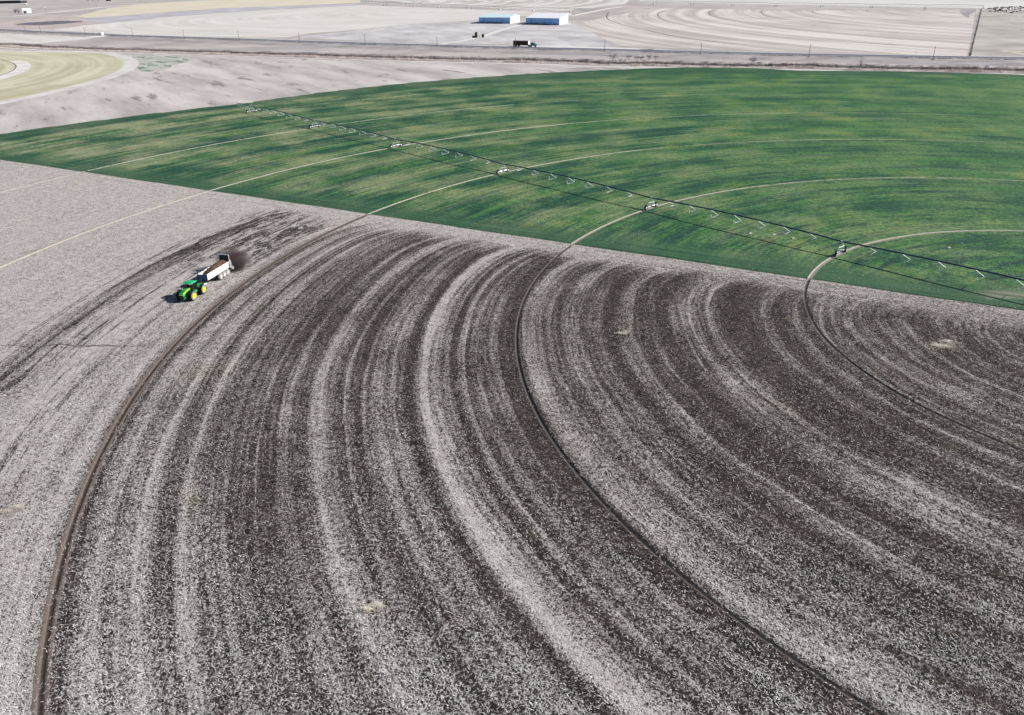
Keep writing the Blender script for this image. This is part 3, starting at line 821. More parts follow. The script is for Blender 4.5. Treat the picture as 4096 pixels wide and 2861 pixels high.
    b.build('cab_roof', M['roof_green'], root, bevel=.14, smooth=True)
    for y in (-.62, .62):
        b = FB(); b.box((1.10, y, 3.27), (.06, .30, .12)); b.build('roof_light', M['lamp'], root)
    b = FB(); b.tube([(.55, .75, 3.30), (.85, 1.05, 3.30)], .03, 5); b.box((.9, 1.1, 3.32), (.10, .14, .14)); b.build('beacon', paint('orange_plastic', (.8, .35, .15), .4), root)
    for sd in (-1, 1):
        b = FB(); b.tube([(.80, sd * .74, 2.9), (1.05, sd * 1.35, 2.95), (1.05, sd * 1.35, 2.35)], .03, 5); b.box((1.08, sd * 1.38, 2.55), (.07, .28, .58)); b.build('mirror', M['dark_steel'], root)
    b = FB(); b.tube([(1.05, -.70, 1.6), (1.05, -.70, 3.0), (1.0, -.72, 3.25)], .12, 10); b.tube([(1.45, -.66, 1.7), (1.45, -.66, 2.75)], .16, 10)
    b.build('exhaust_stack', M['dark_steel'], root, smooth=True)
    b = FB(); b.box((.35, 1.0, 1.42), (1.3, .55, .42)); b.box((.35, -1.0, 1.42), (1.3, .55, .42)); b.build('fuel_tank', M['green'], root, bevel=.06)
    b = FB()
    for q in range(4): b.box((.95, 1.25, .55 + q * .32), (.45, .35, .04))
    b.tube([(.75, 1.42, .5), (.75, 1.42, 2.0)], .025, 5); b.tube([(1.17, 1.42, .5), (1.17, 1.42, 2.0)], .025, 5)
    b.build('ladder', M['dark_steel'], root)
    fw_ = MB()
    piv = empty('front_axle', (0, 0, 0)); piv.parent = root; piv.rotation_euler = (0, 0, math.radians(-7))
    for y in (-1.62, -.98, .98, 1.62):
        before = set(bpy.data.objects)
        wheel(1.85, y, root, 1 if y > 0 else -1, True)
        w = [o for o in set(bpy.data.objects) - before if o.name.startswith('wheel')][0]
        v = Matrix.Rotation(math.radians(-7), 4, 'Z') @ w.location
        w.location = v; w.rotation_euler = (0, 0, math.radians(-7))
    bpy.data.objects.remove(piv)
    return root
tractor()

# ------------------------------------------------------------------ manure spreader, its load and the thrown manure
def spreader():
    K = 1.0
    A = Vector((-58.3, 140.15)); B = Vector((-56.5, 147.6))      # front and rear of the box on its centre line
    d = (B - A); L = d.length; yaw = math.atan2(-d.y, -d.x)
    mid = (A + B) / 2
    root = empty('manure_spreader', (mid.x, mid.y, BASE), yaw)
    tag(root, 'white three axle manure spreader hitched behind the green tractor, black rear gate raised', 'trailer')
    h = L / 2; W = .98; zb, zt = 1.35, 2.45; U = .43
    b = MB()
    for sd in (-1, 1):
        o_ = sd * W
        b.add([(-h, o_ * .80, zb), (h, o_ * .80, zb), (h, o_, zt), (-h, o_, zt), (-h, o_ * .80 - sd * .05, zb), (h, o_ * .80 - sd * .05, zb), (h, o_ - sd * .05, zt), (-h, o_ - sd * .05, zt)],
              [(0, 1, 2, 3), (7, 6, 5, 4), (0, 4, 5, 1), (1, 5, 6, 2), (2, 6, 7, 3), (3, 7, 4, 0)])
    b.build('side_panel', M['white'], root)
    b = MB()
    for sd in (-1, 1):
        b.tube([(-h, sd * W, zt + .02), (h, sd * W, zt + .02)], .05, 6)
        b.box((0, sd * W * .80, zb - .04), (L, .10, .10))
    b.build('top_rail', M['white'], root)
    b = MB(); b.box((0, 0, zb + .02), (L, W * 1.6, .06)); b.box((0, 0, zb - .16), (L, .7, .2)); b.build('floor', M['dark_steel'], root)
    b = MB(); b.m = Matrix.Translation((0, 0, U)); b.box((h + .02, 0, 1.45), (.06, W * 2 - .1, .95)); b.box((h + .07, .3, 1.30), (.05, .5, .25)); b.box((h + .07, -.3, 1.2), (.05, .3, .35))
    b.build('front_panel', M['blue_shade'], root)
    b = MB(); b.m = Matrix.Translation((0, 0, U))      # headboard grille above the front panel
    for sd in (-1, 1): b.box((h + .1, sd * W, 1.75), (.09, .09, 2.15))
    b.box((h + .1, 0, 2.80), (.09, W * 2 + .09, .09)); b.box((h + .1, 0, 1.97), (.07, W * 2, .07))
    for q in range(-4, 5): b.box((h + .1, q * .2, 2.38), (.03, .03, .82))
    b.box((h + .1, 0, 2.4), (.03, W * 2, .03))
    b.build('headboard', M['black'], root)
    b = MB(); b.m = Matrix.Translation((0, 0, U)); b.box((-h + .02, 0, 2.72), (.08, W * 2 + .02, 1.34), ry=math.radians(-5)); b.build('rear_gate', M['black'], root)
    b = MB(); b.m = Matrix.Translation((0, 0, U))
    for sd in (-1, 1):
        b.box((-h - .02, sd * (W + .07), 2.5), (.12, .10, 1.8), ry=math.radians(-5))
    b.box((-h + .1, 0, 3.42), (.12, W * 2 + .24, .08))
    b.build('gate_frame', M['galv'], root)
    b = MB(); b.m = Matrix.Translation((0, 0, U * .7))
    for sd in (-1, 1):
        b.prism([(-h - .05, .75), (-h - .75, .55), (-h - .85, .95), (-h - .62, 1.9), (-h - .35, 2.45), (-h, 2.45)], sd * (W + .03) - .04, sd * (W + .03) + .04)
    b.build('beater_housing', M['white'], root)
    for sd in (-.45, .45):
        b = MB(); b.tube([(-h - .35, sd, .7), (-h - .30, sd, 2.3)], .10, 8)
        for q in range(26):
            t = q * .55; z = .8 + q * .056
            b.box((-h - .33 + .22 * math.cos(t), sd + .22 * math.sin(t), z), (.34, .10, .03), rz=t)
        b.build('beater', M['dark_steel'], root)
    b = MB()
    for sd in (-.5, .5): b.lathe([(.05, .55), (.48, .55), (.5, .60), (.05, .62)], (-h - .55, sd, 0), 'Z', 20)
    b.lathe([(.05, 0), (.34, 0), (.34, .22), (.05, .24)], (-h - .62, W + .10, 1.0), 'Y', 18)
    b.build('spinner_disc', M['white'], root)
    b = MB()
    for sd in (-1, 1): b.box((-.8, sd * .42, 1.0), (4.6, .12, .5))
    b.build('chassis', M['dark_steel'], root)
    # wheels on three axles
    axx = [-.15, -1.40, -2.65]
    for x in axx:
        b = MB(); b.box((x, 0, .66), (.14, W * 1.9, .14)); ax = b.build('axle', M['dark_steel'], root)
        for sd in (-1, 1):
            w = MB(); R, Wd = .66, .52
            w.lathe([(R * .42, -Wd * .40), (R * .55, -Wd * .5), (R * .85, -Wd * .5), (R * .97, -Wd * .36), (R, -Wd * .15), (R, Wd * .15), (R * .97, Wd * .36), (R * .85, Wd * .5), (R * .55, Wd * .5), (R * .42, Wd * .40)], (0, 0, 0), 'Y', 28)
            for q in range(20):
                t = 2 * math.pi * q / 20
                w.box((R * math.cos(t), 0, R * math.sin(t)), (.04, Wd * .75, .05), ry=-t)
            wo = w.build('wheel', M['tyre_dust'], ax, smooth=True); wo.location = (x, sd * (W - .02), R + .02)
            r = MB(); o_ = sd * Wd
            r.lathe([(R * .45, o_ * .51), (R * .42, o_ * .42), (R * .22, o_ * .30), (R * .18, o_ * .48), (.02, o_ * .48)], (0, 0, 0), 'Y', 20)
            ro = r.build('rim', M['galv'], ax, smooth=True); ro.location = wo.location
    b = MB()
    b.tube([(h + .05, -.55, .72), (h + 1.0, -.30, .68), (h + 2.3, 0, .62)], .10, 6); b.tube([(h + .05, .55, .72), (h + 1.0, .30, .68), (h + 2.3, 0, .62)], .10, 6)
    b.box((h + 1.1, 0, .70), (1.6, .62, .10))
    b.build('tongue', M['white'], root)
    b = MB(); b.tube([(h + .15, .05, 1.0), (h + 1.4, -.05, .95), (h + 2.2, .05, 1.1)], .06, 6); b.tube([(h + .1, -.2, 1.4), (h + .9, -.1, 1.15), (h + 2.1, -.1, 1.3)], .035, 5)
    b.box((h + .35, .1, .98), (.4, .35, .4)); b.tube([(h + .8, .35, .1), (h + .8, .35, .95)], .06, 6)
    b.build('driveline', M['dark_steel'], root)
    # markings on the outward side (letters too small to read: a row of strokes, and a dark hill-shaped emblem)
    sy = 1   # side facing +Y of the trailer frame
    def face(x, z): t = (z - zb) / (zt - zb); return W * (.80 + .20 * t) + .012
    b = MB(); b.m = Matrix.Translation((0, 0, 0))
    def mark(x, z, w_, hh, slant=0):
        b.add([(x, face(x, z), z), (x - w_, face(x, z), z), (x - w_ - slant, face(x, z + hh), z + hh), (x - slant, face(x, z + hh), z + hh)], [(0, 1, 2, 3)])
    xx = h - 1.5
    for q in range(9): mark(xx - q * .17, 1.65, .09, .10)
    for q in range(9): mark(xx - 2.35 - q * .14, 1.79, .08, .08)
    b.build('lettering', M['dark_steel'], root)
    b = MB()
    def poly(pp): b.add([(x, face(x, z + U), z + U) for x, z in pp], [tuple(range(len(pp)))])
    x0 = -h + 2.35
    poly([(x0 + .30, 1.38), (x0 + .10, 1.38), (x0 + .12, 1.55), (x0 + .24, 1.62)])
    poly([(x0 + .02, 1.40), (x0 - .32, 1.40), (x0 - .20, 1.60), (x0 - .10, 1.80)])
    poly([(x0 + .5, 1.36), (x0 + .36, 1.36), (x0 + .40, 1.50)])
    poly([(x0 - .45, 1.42), (x0 - .66, 1.42), (x0 - .56, 1.60)])
    poly([(h - .95, 1.18), (h - 1.03, 1.18), (h - 1.03, 1.42), (h - .95, 1.42)])
    poly([(h - .90, 1.72), (h - 1.02, 1.72), (h - 1.02, 1.80), (h - .90, 1.80)])
    b.build('emblem', M['dark_steel'], root)
    # the load: heaped higher toward the rear
    nx, ny = 46, 16; vs = []; fl = []
    hx0, hx1 = -h + .12, h - .55
    for i in range(nx + 1):
        for j in range(ny + 1):
            x = hx0 + (hx1 - hx0) * i / nx; y = -.86 + 1.72 * j / ny
            t = i / nx; prof = .78 * max(0, 1 - ((t - .22) / .72) ** 2) if t > .22 else .62 + .16 * t / .22
            cr_ = 1 - (abs(y) / .88) ** 2.2
            z = 1.78 + .48 * (1 - max(0, (t - .72) / .28) ** 1.5 * 1.0) + prof * .95 * cr_
            z += .10 * math.sin(x * 4.1 + y * 2) * cr_ + .07 * math.sin(x * 9.7 - y * 7) + random.uniform(-.05, .05)
            vs.append((x, y, z))
    for i in range(nx):
        for j in range(ny):
            a = i * (ny + 1) + j; fl += [a, a + ny + 1, a + ny + 2, a + 1]
    ld = raw_mesh('manure_load', vs, fl, 4, M['manure'], smooth=False)
    ld.matrix_world = Matrix.Translation(root.location) @ Matrix.Rotation(yaw, 4, 'Z')
    tag(ld, 'heap of crumbly brown manure filling the white spreader box', 'manure', kind='stuff')
    # thrown cloud behind the beaters
    dirb = (B - A).normalized()
    cen = B + dirb * 2.0
    bm = bmesh.new(); bmesh.ops.create_icosphere(bm, subdivisions=4, radius=1)
    me = bpy.data.meshes.new('manure_spray'); bm.to_mesh(me); bm.free()
    sp = bpy.data.objects.new('manure_spray', me); COL.objects.link(sp)
    sp.location = (cen.x + 1.3, cen.y + 1.1, BASE + 2.8); sp.scale = (5.0, 4.6, 3.9); 
    tag(sp, 'dark brown cloud of thrown manure dust behind the spreader', 'dust cloud', kind='stuff')
    m = bpy.data.materials.new('manure_dust'); m.use_nodes = True; t = m.node_tree
    for q in list(t.nodes):
        if q.type == 'BSDF_PRINCIPLED': t.nodes.remove(q)
    n = N.__new__(N); n.mat = m; n.t = t
    vol = t.nodes.new('ShaderNodeVolumePrincipled')
    out = [q for q in t.nodes if q.type == 'OUTPUT_MATERIAL'][0]
    t.links.new(vol.outputs[0], out.inputs['Volume'])
    vol.inputs['Color'].default_value = (.22, .17, .17, 1); vol.inputs['Anisotropy'].default_value = .2
    tc = t.nodes.new('ShaderNodeTexCoord').outputs['Object']
    ox, oy, oz = n.xyz(tc)
    # densest low and close to the beaters, thinning upward
    ln = t.nodes.new('ShaderNodeVectorMath'); ln.operation = 'LENGTH'
    sh = t.nodes.new('ShaderNodeVectorMath'); sh.operation = 'MULTIPLY_ADD'
    t.links.new(tc, sh.inputs[0]); sh.inputs[1].default_value = (1.15, 1.15, 1.2); sh.inputs[2].default_value = (.26, .26, .24)
    t.links.new(sh.outputs[0], ln.inputs[0])
    nz = n.noise(tc, 1.7, 4, .6, .5)
    d1 = n.smooth(n.add(ln.outputs['Value'], n.mul(n.sub(nz, .5), 1.3)), .15, .92, 1.0, 0.0)
    edge = t.nodes.new('ShaderNodeVectorMath'); edge.operation = 'LENGTH'; t.links.new(tc, edge.inputs[0])
    d2 = n.smooth(edge.outputs['Value'], .55, .98, 1.0, 0.0)
    low = n.lin(oz, -.7, .6, 1.0, .16)
    me.materials.append(m)
    dens = n.mul(n.mul(n.mul(d1, d2), low), 2.2)
    t.links.new(dens, vol.inputs['Density'])
    # clods flying out
    cb = MB()
    for q in range(420):
        tt = random.random() ** .8; a = random.gauss(0, .45)
        dd = Vector((dirb.x, dirb.y, 0)); nn = Vector((-dirb.y, dirb.x, 0))
        p = Vector((B.x, B.y, BASE)) + dd * (.6 + tt * 4.0) + nn * (math.sin(a) * (1 + tt * 2.5)) + Vector((0, 0, .15 + random.random() * 2.2 * (1 - tt * .5)))
        s_ = random.uniform(.02, .07)
        cb.add([p + Vector((s_, 0, 0)), p + Vector((-s_, 0, 0)), p + Vector((0, s_, 0)), p + Vector((0, -s_, 0)), p + Vector((0, 0, s_)), p + Vector((0, 0, -s_))],
               [(0, 2, 4), (2, 1, 4), (1, 3, 4), (3, 0, 4), (2, 0, 5), (1, 2, 5), (3, 1, 5), (0, 3, 5)])
    tag(cb.build('manure_clods', M['manure']), 'brown manure clods flying out behind the spreader', 'manure', kind='stuff')
spreader()
# ------------------------------------------------------------------ straw lying and standing on the stubble (uncountable)
def scatter(name, n, u0, u1, v0, v1, zbase, mat, length, width, rise, keep, label, cat, seed):
    """small slivers of straw; n tries over a piece of ground, thinned by keep(r, theta, x, y)"""
    g = np.random.default_rng(seed)
    u = g.uniform(u0, u1, n); v = g.uniform(v0, v1, n)
    X = (u - 2048) / FPX; Y = -(v - 1430.5) / FPX
    dx = rt.x * X + up.x * Y + fw.x; dy = rt.y * X + up.y * Y + fw.y; dz = rt.z * X + up.z * Y + fw.z
    t = (CAM_H - zbase) / -dz
    x = dx * t; y = dy * t
    r = np.hypot(x - CX, y - CY); th = np.arctan2(y - CY, x - CX) % (2 * math.pi)
    k = g.random(n) < keep(r, th, x, y)
    x, y, r, th, t = x[k], y[k], r[k], th[k], t[k]; n = len(x)
    a = g.uniform(0, 2 * math.pi, n); L = length * g.lognormal(0, .35, n); W = width * g.uniform(.6, 1.4, n)
    ca, sa = np.cos(a), np.sin(a)
    z0 = zbase + g.uniform(-.02, .03, n); h = rise * g.uniform(.1, 1.4, n)
    V = np.empty((n, 3, 3), dtype=np.float32)
    V[:, 0] = np.stack([x - ca * L / 2 - sa * W / 2, y - sa * L / 2 + ca * W / 2, z0], 1)
    V[:, 1] = np.stack([x - ca * L / 2 + sa * W / 2, y - sa * L / 2 - ca * W / 2, z0], 1)
    V[:, 2] = np.stack([x + ca * L / 2, y + sa * L / 2, z0 + h], 1)
    o = raw_mesh(name, V.reshape(-1, 3), np.arange(n * 3), 3, mat)
    return tag(o, label, cat, kind='stuff')
nst = N('straw', .75, .25)
_q = nst.noise(nst.pos(), 1.1, 4, .7)
M['straw'] = nst.col(nst.mix(nst.lin(_q, .3, .7), (.56, .52, .49), (.85, .82, .79)))
def keep_straw(r, th, x, y):
    d = np.interp(r, LX, LY)
    wob = .25 * np.sin(r * .7 + 3 * np.sin(th * 9)) * np.sin(th * 13 + r * .11)
    ok = (th > TH_B + .004) & (th < TH_B + math.radians(99.5)) & (r < 335)
    tr = np.zeros_like(r)
    for k in '654': tr = np.maximum(tr, np.exp(-((r - TRACK_R[k]) / .7) ** 2))
    return ok * np.clip(.80 - .62 * d + wob * .3, .16, 1) * (1 - .9 * tr)
scatter('straw_residue', 460000, -120, 4216, 640, 3000, BASE + .01, M['straw'], .26, .045, .12, keep_straw, 'pale straw and cut stalks strewn over the brown stubble field', 'straw', 11)
def keep_crop(r, th, x, y):
    thin = np.clip((60 - x) / 250, .1, 1)
    ok = (th < TH_B) & (r < 345)
    band = .5 + .5 * np.sin(r * .35 + 2 * np.sin(th * 7)) * np.sin(th * 9 + r * .05)
    return ok * thin * (.15 + .85 * band) * .5
scatter('straw_flecks', 130000, -120, 4216, 280, 1300, BASE + .13, M['straw'], .30, .07, .08, keep_crop, 'pale straw flecks scattered through the green wheat', 'straw', 12)
# ------------------------------------------------------------------ barns
m_wall_w = N('white_metal_siding', .4, .4)
_x = m_wall_w.xyz(m_wall_w.pos())
_w = m_wall_w.math('SINE', m_wall_w.mul(m_wall_w.add(_x[0], _x[1]), 5.0))
m_wall_w.bump(_w, .04); M['siding'] = m_wall_w.col((.82, .83, .85))
m_wall_b = N('metal_siding_blue_shade', .4, .4)
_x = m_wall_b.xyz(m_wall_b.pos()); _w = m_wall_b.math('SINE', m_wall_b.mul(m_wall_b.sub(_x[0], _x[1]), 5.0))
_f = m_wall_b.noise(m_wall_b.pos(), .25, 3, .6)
m_wall_b.bump(_w, .05); M['siding_blue_shade'] = m_wall_b.col(m_wall_b.mix(m_wall_b.lin(_f, .3, .7), (.22, .46, .84), (.28, .54, .92)))  # white siding on the sunless front; blue skylit shade is put into the colour
def barn(label, fl, fr, br, he, hr, ridge_t, roof_mat):
    """fl, fr, br: front-left, front-right, back-right ground corners; ridge at ridge_t of the depth"""
    fl, fr, br = Vector(fl), Vector(fr), Vector(br); dv = br - fr; bl = fl + dv
    c = (fl + br) / 2
    root = empty('metal_barn', (c.x, c.y, 0)); tag(root, label, 'barn', 'long metal barns beside the highway')
    L = lambda q, z: (q.x - c.x, q.y - c.y, z)
    rl, rr_ = fl + dv * ridge_t, fr + dv * ridge_t
    hb = he if ridge_t < .95 else hr
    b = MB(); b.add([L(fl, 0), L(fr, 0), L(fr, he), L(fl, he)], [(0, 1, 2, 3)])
    b.build('front_wall', M['siding_blue_shade'], root)
    b = MB(); b.add([L(fr, 0), L(br, 0), L(br, hb), L(rr_, hr), L(fr, he)], [(0, 1, 2, 3, 4)]); b.build('end_wall', M['siding'], root)
    b = MB(); b.add([L(fl, 0), L(bl, 0), L(bl, hb), L(rl, hr), L(fl, he)], [(4, 3, 2, 1, 0)]); b.build('end_wall', M['siding'], root)
    b = MB(); b.add([L(bl, 0), L(br, 0), L(br, hb), L(bl, hb)], [(3, 2, 1, 0)]); b.build('back_wall', M['siding'], root)
    u = (fr - fl).normalized() * .5; v = dv.normalized() * .6
    b = MB()
    def slab(a, b_, c_, d_, t=.22):
        b.add([(q[0], q[1], q[2] + .06) for q in (a, b_, c_, d_)] + [(q[0], q[1], q[2] + .06 + t) for q in (a, b_, c_, d_)],
              [(0, 3, 2, 1), (4, 5, 6, 7), (0, 1, 5, 4), (1, 2, 6, 5), (2, 3, 7, 6), (3, 0, 4, 7)])
    slab(L(fl - u - v, he - .1), L(fr + u - v, he - .1), L(rr_ + u, hr), L(rl - u, hr))
    if ridge_t < .95: slab(L(rl - u, hr), L(rr_ + u, hr), L(br + u + v, he - .1), L(bl - u + v, he - .1))
    b.build('roof', roof_mat, root)
    b = MB(); q = fl + (fr - fl) * .16; d_ = (fr - fl).normalized(); nn = Vector((d_.y, -d_.x)) * .08
    b.add([L(q + nn, .1), L(q + d_ * .5 + nn, .1), L(q + d_ * .5 + nn, he - .5), L(q + nn, he - .5)], [(0, 1, 2, 3)])
    b.build('downpipe', M['dark_steel'], root)
    return root
def metal_roof(name, c):
    n = N(name, .35, .4); n.b.inputs['Metallic'].default_value = 0.0
    f = n.noise(n.pos(), .12, 3, .6); return n.col(n.mix(n.lin(f, .3, .7), c, tuple(min(.9, v * 1.08) for v in c)))
barn('long low barn on the left, white front wall with blue shade coloured in, pale blue-green roof and gable end', (-30.5, 984.7), (5.7, 967.6), (17.2, 1008.6), 6.3, 8.6, .5, metal_roof('pale_teal_roof', (.62, .78, .80)))
barn('larger barn on the right, white front wall with blue shade coloured in and bright white single slope roof', (23.1, 947.5), (59.0, 922.1), (71.0, 959.8), 6.7, 9.6, 1.0, metal_roof('white_roof', (.84, .85, .86)))

# shade-line tufts at the foot of the barns and weeds around the ditch: tufts of dry grass (uncountable)
def tufts(name, pts_w, n, spread, h, w, mat, label, seed, zb=.1):
    g = np.random.default_rng(seed)
    P = np.array([(q.x, q.y) for q in spline([tuple(q) for q in pts_w], 12)])
    seg = np.hypot(*(P[1:] - P[:-1]).T); cum = np.r_[0, np.cumsum(seg)]
    s = g.uniform(0, cum[-1], n); i = np.clip(np.searchsorted(cum, s) - 1, 0, len(seg) - 1); t = (s - cum[i]) / seg[i]
    C_ = P[i] + (P[i + 1] - P[i]) * t[:, None]; D_ = (P[i + 1] - P[i]) / seg[i][:, None]; NN = np.stack([-D_[:, 1], D_[:, 0]], 1)
    clump = .5 + .5 * np.sin(s * .11) * np.sin(s * .037 + 1) + .25 * np.sin(s * .53)
    k = g.random(n) < np.clip(clump, .18, 1); C_, NN = C_[k], NN[k]; n = len(C_); clump = clump[k]
    lat = g.uniform(spread[0], spread[1], n)
    X = C_ + NN * lat[:, None]
    a = g.uniform(0, math.pi, n); H = h * g.lognormal(-.1, .4, n) * (.6 + .6 * np.clip(clump, 0, 1)); W = w * g.uniform(.5, 1.3, n)
    lean = g.normal(0, .25, (n, 2)) * H[:, None]
    V = np.empty((n, 3, 3), dtype=np.float32)
    V[:, 0] = np.stack([X[:, 0] - np.cos(a) * W / 2, X[:, 1] - np.sin(a) * W / 2, np.full(n, zb)], 1)
    V[:, 1] = np.stack([X[:, 0] + np.cos(a) * W / 2, X[:, 1] + np.sin(a) * W / 2, np.full(n, zb)], 1)
    V[:, 2] = np.stack([X[:, 0] + lean[:, 0], X[:, 1] + lean[:, 1], zb + H], 1)
    return tag(raw_mesh(name, V.reshape(-1, 3), np.arange(n * 3), 3, mat), label, 'grass', kind='stuff')
def mat_tuft(name, a_, b_):
    n = N(name, .85, .15); f = n.noise(n.pos(), .35, 4, .7); return n.col(n.mix(n.lin(f, .3, .7), a_, b_))
M['tuft_pale'] = mat_tuft('pale_dry_grass', (.46, .37, .32), (.72, .64, .58))
M['tuft_dark'] = mat_tuft('dark_dry_weeds', (.07, .06, .06), (.24, .21, .20))
DWs = [q for q, px_ in zip(DW, DPX) if -500 <= px_[0] <= 4600]
tufts('dry_grass', DWs, 70000, (-13, -5.5), .80, .26, M['tuft_pale'], 'pale dry grass along the near bank of the ditch', 21)
tufts('dry_grass', DWs, 36000, (6, 11), .75, .3, M['tuft_pale'], 'pale dry grass on the far bank of the ditch', 22)
tufts('dark_weeds', DWs, 52000, (-5.5, 5), .8, .4, M['tuft_dark'], 'dark dead weeds growing in the ditch bottom', 23)
RWs = [q for q, px_ in zip(ROADW, ROADPX) if -500 <= px_[0] <= 4700]
tufts('roadside_weeds', RWs, 22000, (-13, -8), .28, .5, M['tuft_dark'], 'dark low weeds along the near edge of the highway', 24)
for nm, a_, b_ in (('left', (-30.5, 984.7), (5.7, 967.6)), ('right', (23.1, 947.5), (59.0, 922.1))):
    A_, B_ = Vector(a_), Vector(b_); nn = Vector((-(.577), -.817)) * 1.2
    tufts('dark_weeds', [tuple(A_ + nn), tuple((A_ + B_) / 2 + nn), tuple(B_ + nn)], 900, (-.9, .9), 1.0, .5, M['tuft_dark'], 'dark tufts standing in for shade along the foot of the %s barn front' % nm, 25, .02)  # dark tufts stand in for the shadow line at the wall foot

# ------------------------------------------------------------------ bales, truck, roadside things
def hay_bale(loc, d, rz, label, group, bevel=.25):
    b = MB(); b.box((0, 0, d[2] / 2), d)
    o = b.build('hay_bale', M['hay'], None, bevel=bevel, smooth=True)
    me = o.data
    for v in me.vertices:
        v.co += Vector((math.sin(v.co.y * 5 + v.co.z * 3), math.sin(v.co.x * 4 + 1), math.sin(v.co.x * 6 + v.co.y * 3) * (1 if v.co.z > .3 else 0))) * .04
    o.location = loc; o.rotation_euler = (0, 0, rz)
    return tag(o, label, 'hay bale', group)
gst = 'dark bale stacks beside the dirt lane'
x0, y0 = -26.5, 761.0
za = .13
for q in range(2): hay_bale((x0, y0, za + q * 1.9), (2.3, 2.4, 1.9), -.1, ['lower bale of the tall dark stack beside the dirt lane', 'top bale of the tall dark stack beside the dirt lane'][q], gst)
hay_bale((x0 + .1, y0 + .1, za + 3.8), (2.2, 2.3, .9), -.15, 'thin flake of hay lying on the tall dark stack', gst, .15)
hay_bale((x0 - 2.45, y0 + .2, za), (2.4, 2.4, 1.7), -.05, 'single low dark bale against the left of the tall stack', gst)
hay_bale((-20.6, 766.0, za), (2.3, 2.3, 1.35), .1, 'lower bale of the short right hand stack by the lane', gst)
hay_bale((-20.5, 766.0, za + 1.35), (2.4, 2.3, 1.25), .05, 'upper bale of the short right hand stack by the lane', gst)
b = MB(); b.lathe([(.05, 0), (.36, .02), (.40, .5), (.36, 1.0), (.3, 1.1), (.05, 1.12)], (0, 0, 0), 'Z', 14)
o = b.build('barrel', M['dark_steel'], None, smooth=True); o.location = (-23.3, 763.0, za); tag(o, 'small dark barrel standing between the two bale stacks', 'barrel')

def truck():
    f, r_ = Vector(G(2149, 189.3)[:2]), Vector(G(2053.5, 186.8)[:2])
    d = f - r_; yaw = math.atan2(d.y, d.x); Lt = d.length
    root = empty('flatbed_truck', (r_.x, r_.y, .25), yaw)
    tag(root, 'teal semi truck with flatbed trailer carrying dark round bales along the highway', 'truck')
    teal = paint('teal_paint', (.02, .20, .22), .35, .5, 0, .08)
    xb = Lt
    b = MB(); b.prism([(xb - 5.1, .8), (xb - 5.1, 3.1), (xb - 2.9, 3.2), (xb - 2.5, 2.35), (xb - 2.5, .8)], -1.15, 1.15)
    cabm = b.build('cab', teal, root, bevel=.1)
    b = MB(); b.prism([(xb - 2.5, .75), (xb - 2.5, 2.2), (xb - .5, 1.95), (xb - .2, 1.7), (xb - .2, .75)], -.85, .85); b.build('bonnet', teal, root, bevel=.1)
    b = MB(); b.prism([(xb - 2.86, 2.42), (xb - 2.98, 3.0), (xb - 2.78, 3.0), (xb - 2.40, 2.42)], -1.0, 1.0); b.box((xb - 3.6, 0, 2.7), (1.0, 2.36, .6)); b.build('window', M['glass'], root)
    b = MB()
    for s_ in (-1, 1): b.tube([(xb - 5.3, s_ * 1.0, .9), (xb - 5.3, s_ * 1.0, 3.8)], .1, 8)
    b.build('exhaust_stack', M['galv'], root)
    b = MB(); b.box((xb - .12, 0, .65), (.2, 2.3, .45)); b.build('bumper', M['galv'], root)
    b = MB()
    for s_ in (-1, 1): b.lathe([(.05, -.2), (.55, -.2), (.62, 0), (.55, .2), (.05, .2)], (xb - 1.3, s_ * 1.02, 1.0), 'Y', 14)
    b.build('mudguard', teal, root)
    b = MB(); b.box((xb - 4.8, 0, .95), (5.6, .9, .25)); b.build('chassis', M['black'], root)
    b = MB(); b.box((xb * .5 - 3.6, 0, 1.35), (xb - 7.4, 2.5, .28)); b.box((xb * .5 - 3.6, 0, 1.1), (xb - 8.4, .8, .35)); b.build('trailer_bed', M['dark_steel'], root)
    b = MB(); b.box((xb - 7.2, 0, 2.75), (.12, 2.5, 2.6)); b.build('headboard', M['white'], root)
    b = MB()
    for s_ in (-.9, .9): b.box((xb - 9.3, s_, .62), (.14, .14, 1.1)); 
    b.build('landing_leg', M['dark_steel'], root)
    for x in (xb - 1.3, xb - 5.6, xb - 6.9, 1.0, 2.3, 4.9):
        for s_ in (-1, 1):
            w = MB(); w.lathe([(.25, -.25), (.48, -.28), (.52, -.2), (.52, .2), (.48, .28), (.25, .25)], (0, 0, 0), 'Y', 18)
            wo = w.build('wheel', M['tyre'], root, smooth=True); wo.location = (x, s_ * .98, .52)
            h_ = MB(); h_.lathe([(.02, s_ * .22), (.24, s_ * .24), (.25, s_ * .29)], (0, 0, 0), 'Y', 12); h_.build('rim', M['galv'], wo)
    Lb = xb - 7.9; n = 5; wv = Lb / n
    names = ['rearmost', 'second from the rear', 'middle', 'second from the cab', 'foremost']
    Rm = Matrix.Rotation(yaw, 4, 'Z')
    for q in range(n):
        for s_ in (-1, 1):
            p_ = Matrix.Translation(root.location) @ Rm @ Vector((.35 + wv * (q + .5), s_ * .64, 1.49))
            hay_bale(p_, (wv * .96, 1.26, 2.75 + .1 * math.sin(q * 3)), yaw, '%s big dark bale in the %s row on the highway truck' % (names[q], 'near' if s_ < 0 else 'far'), 'bales on the truck trailer', .42)
truck()

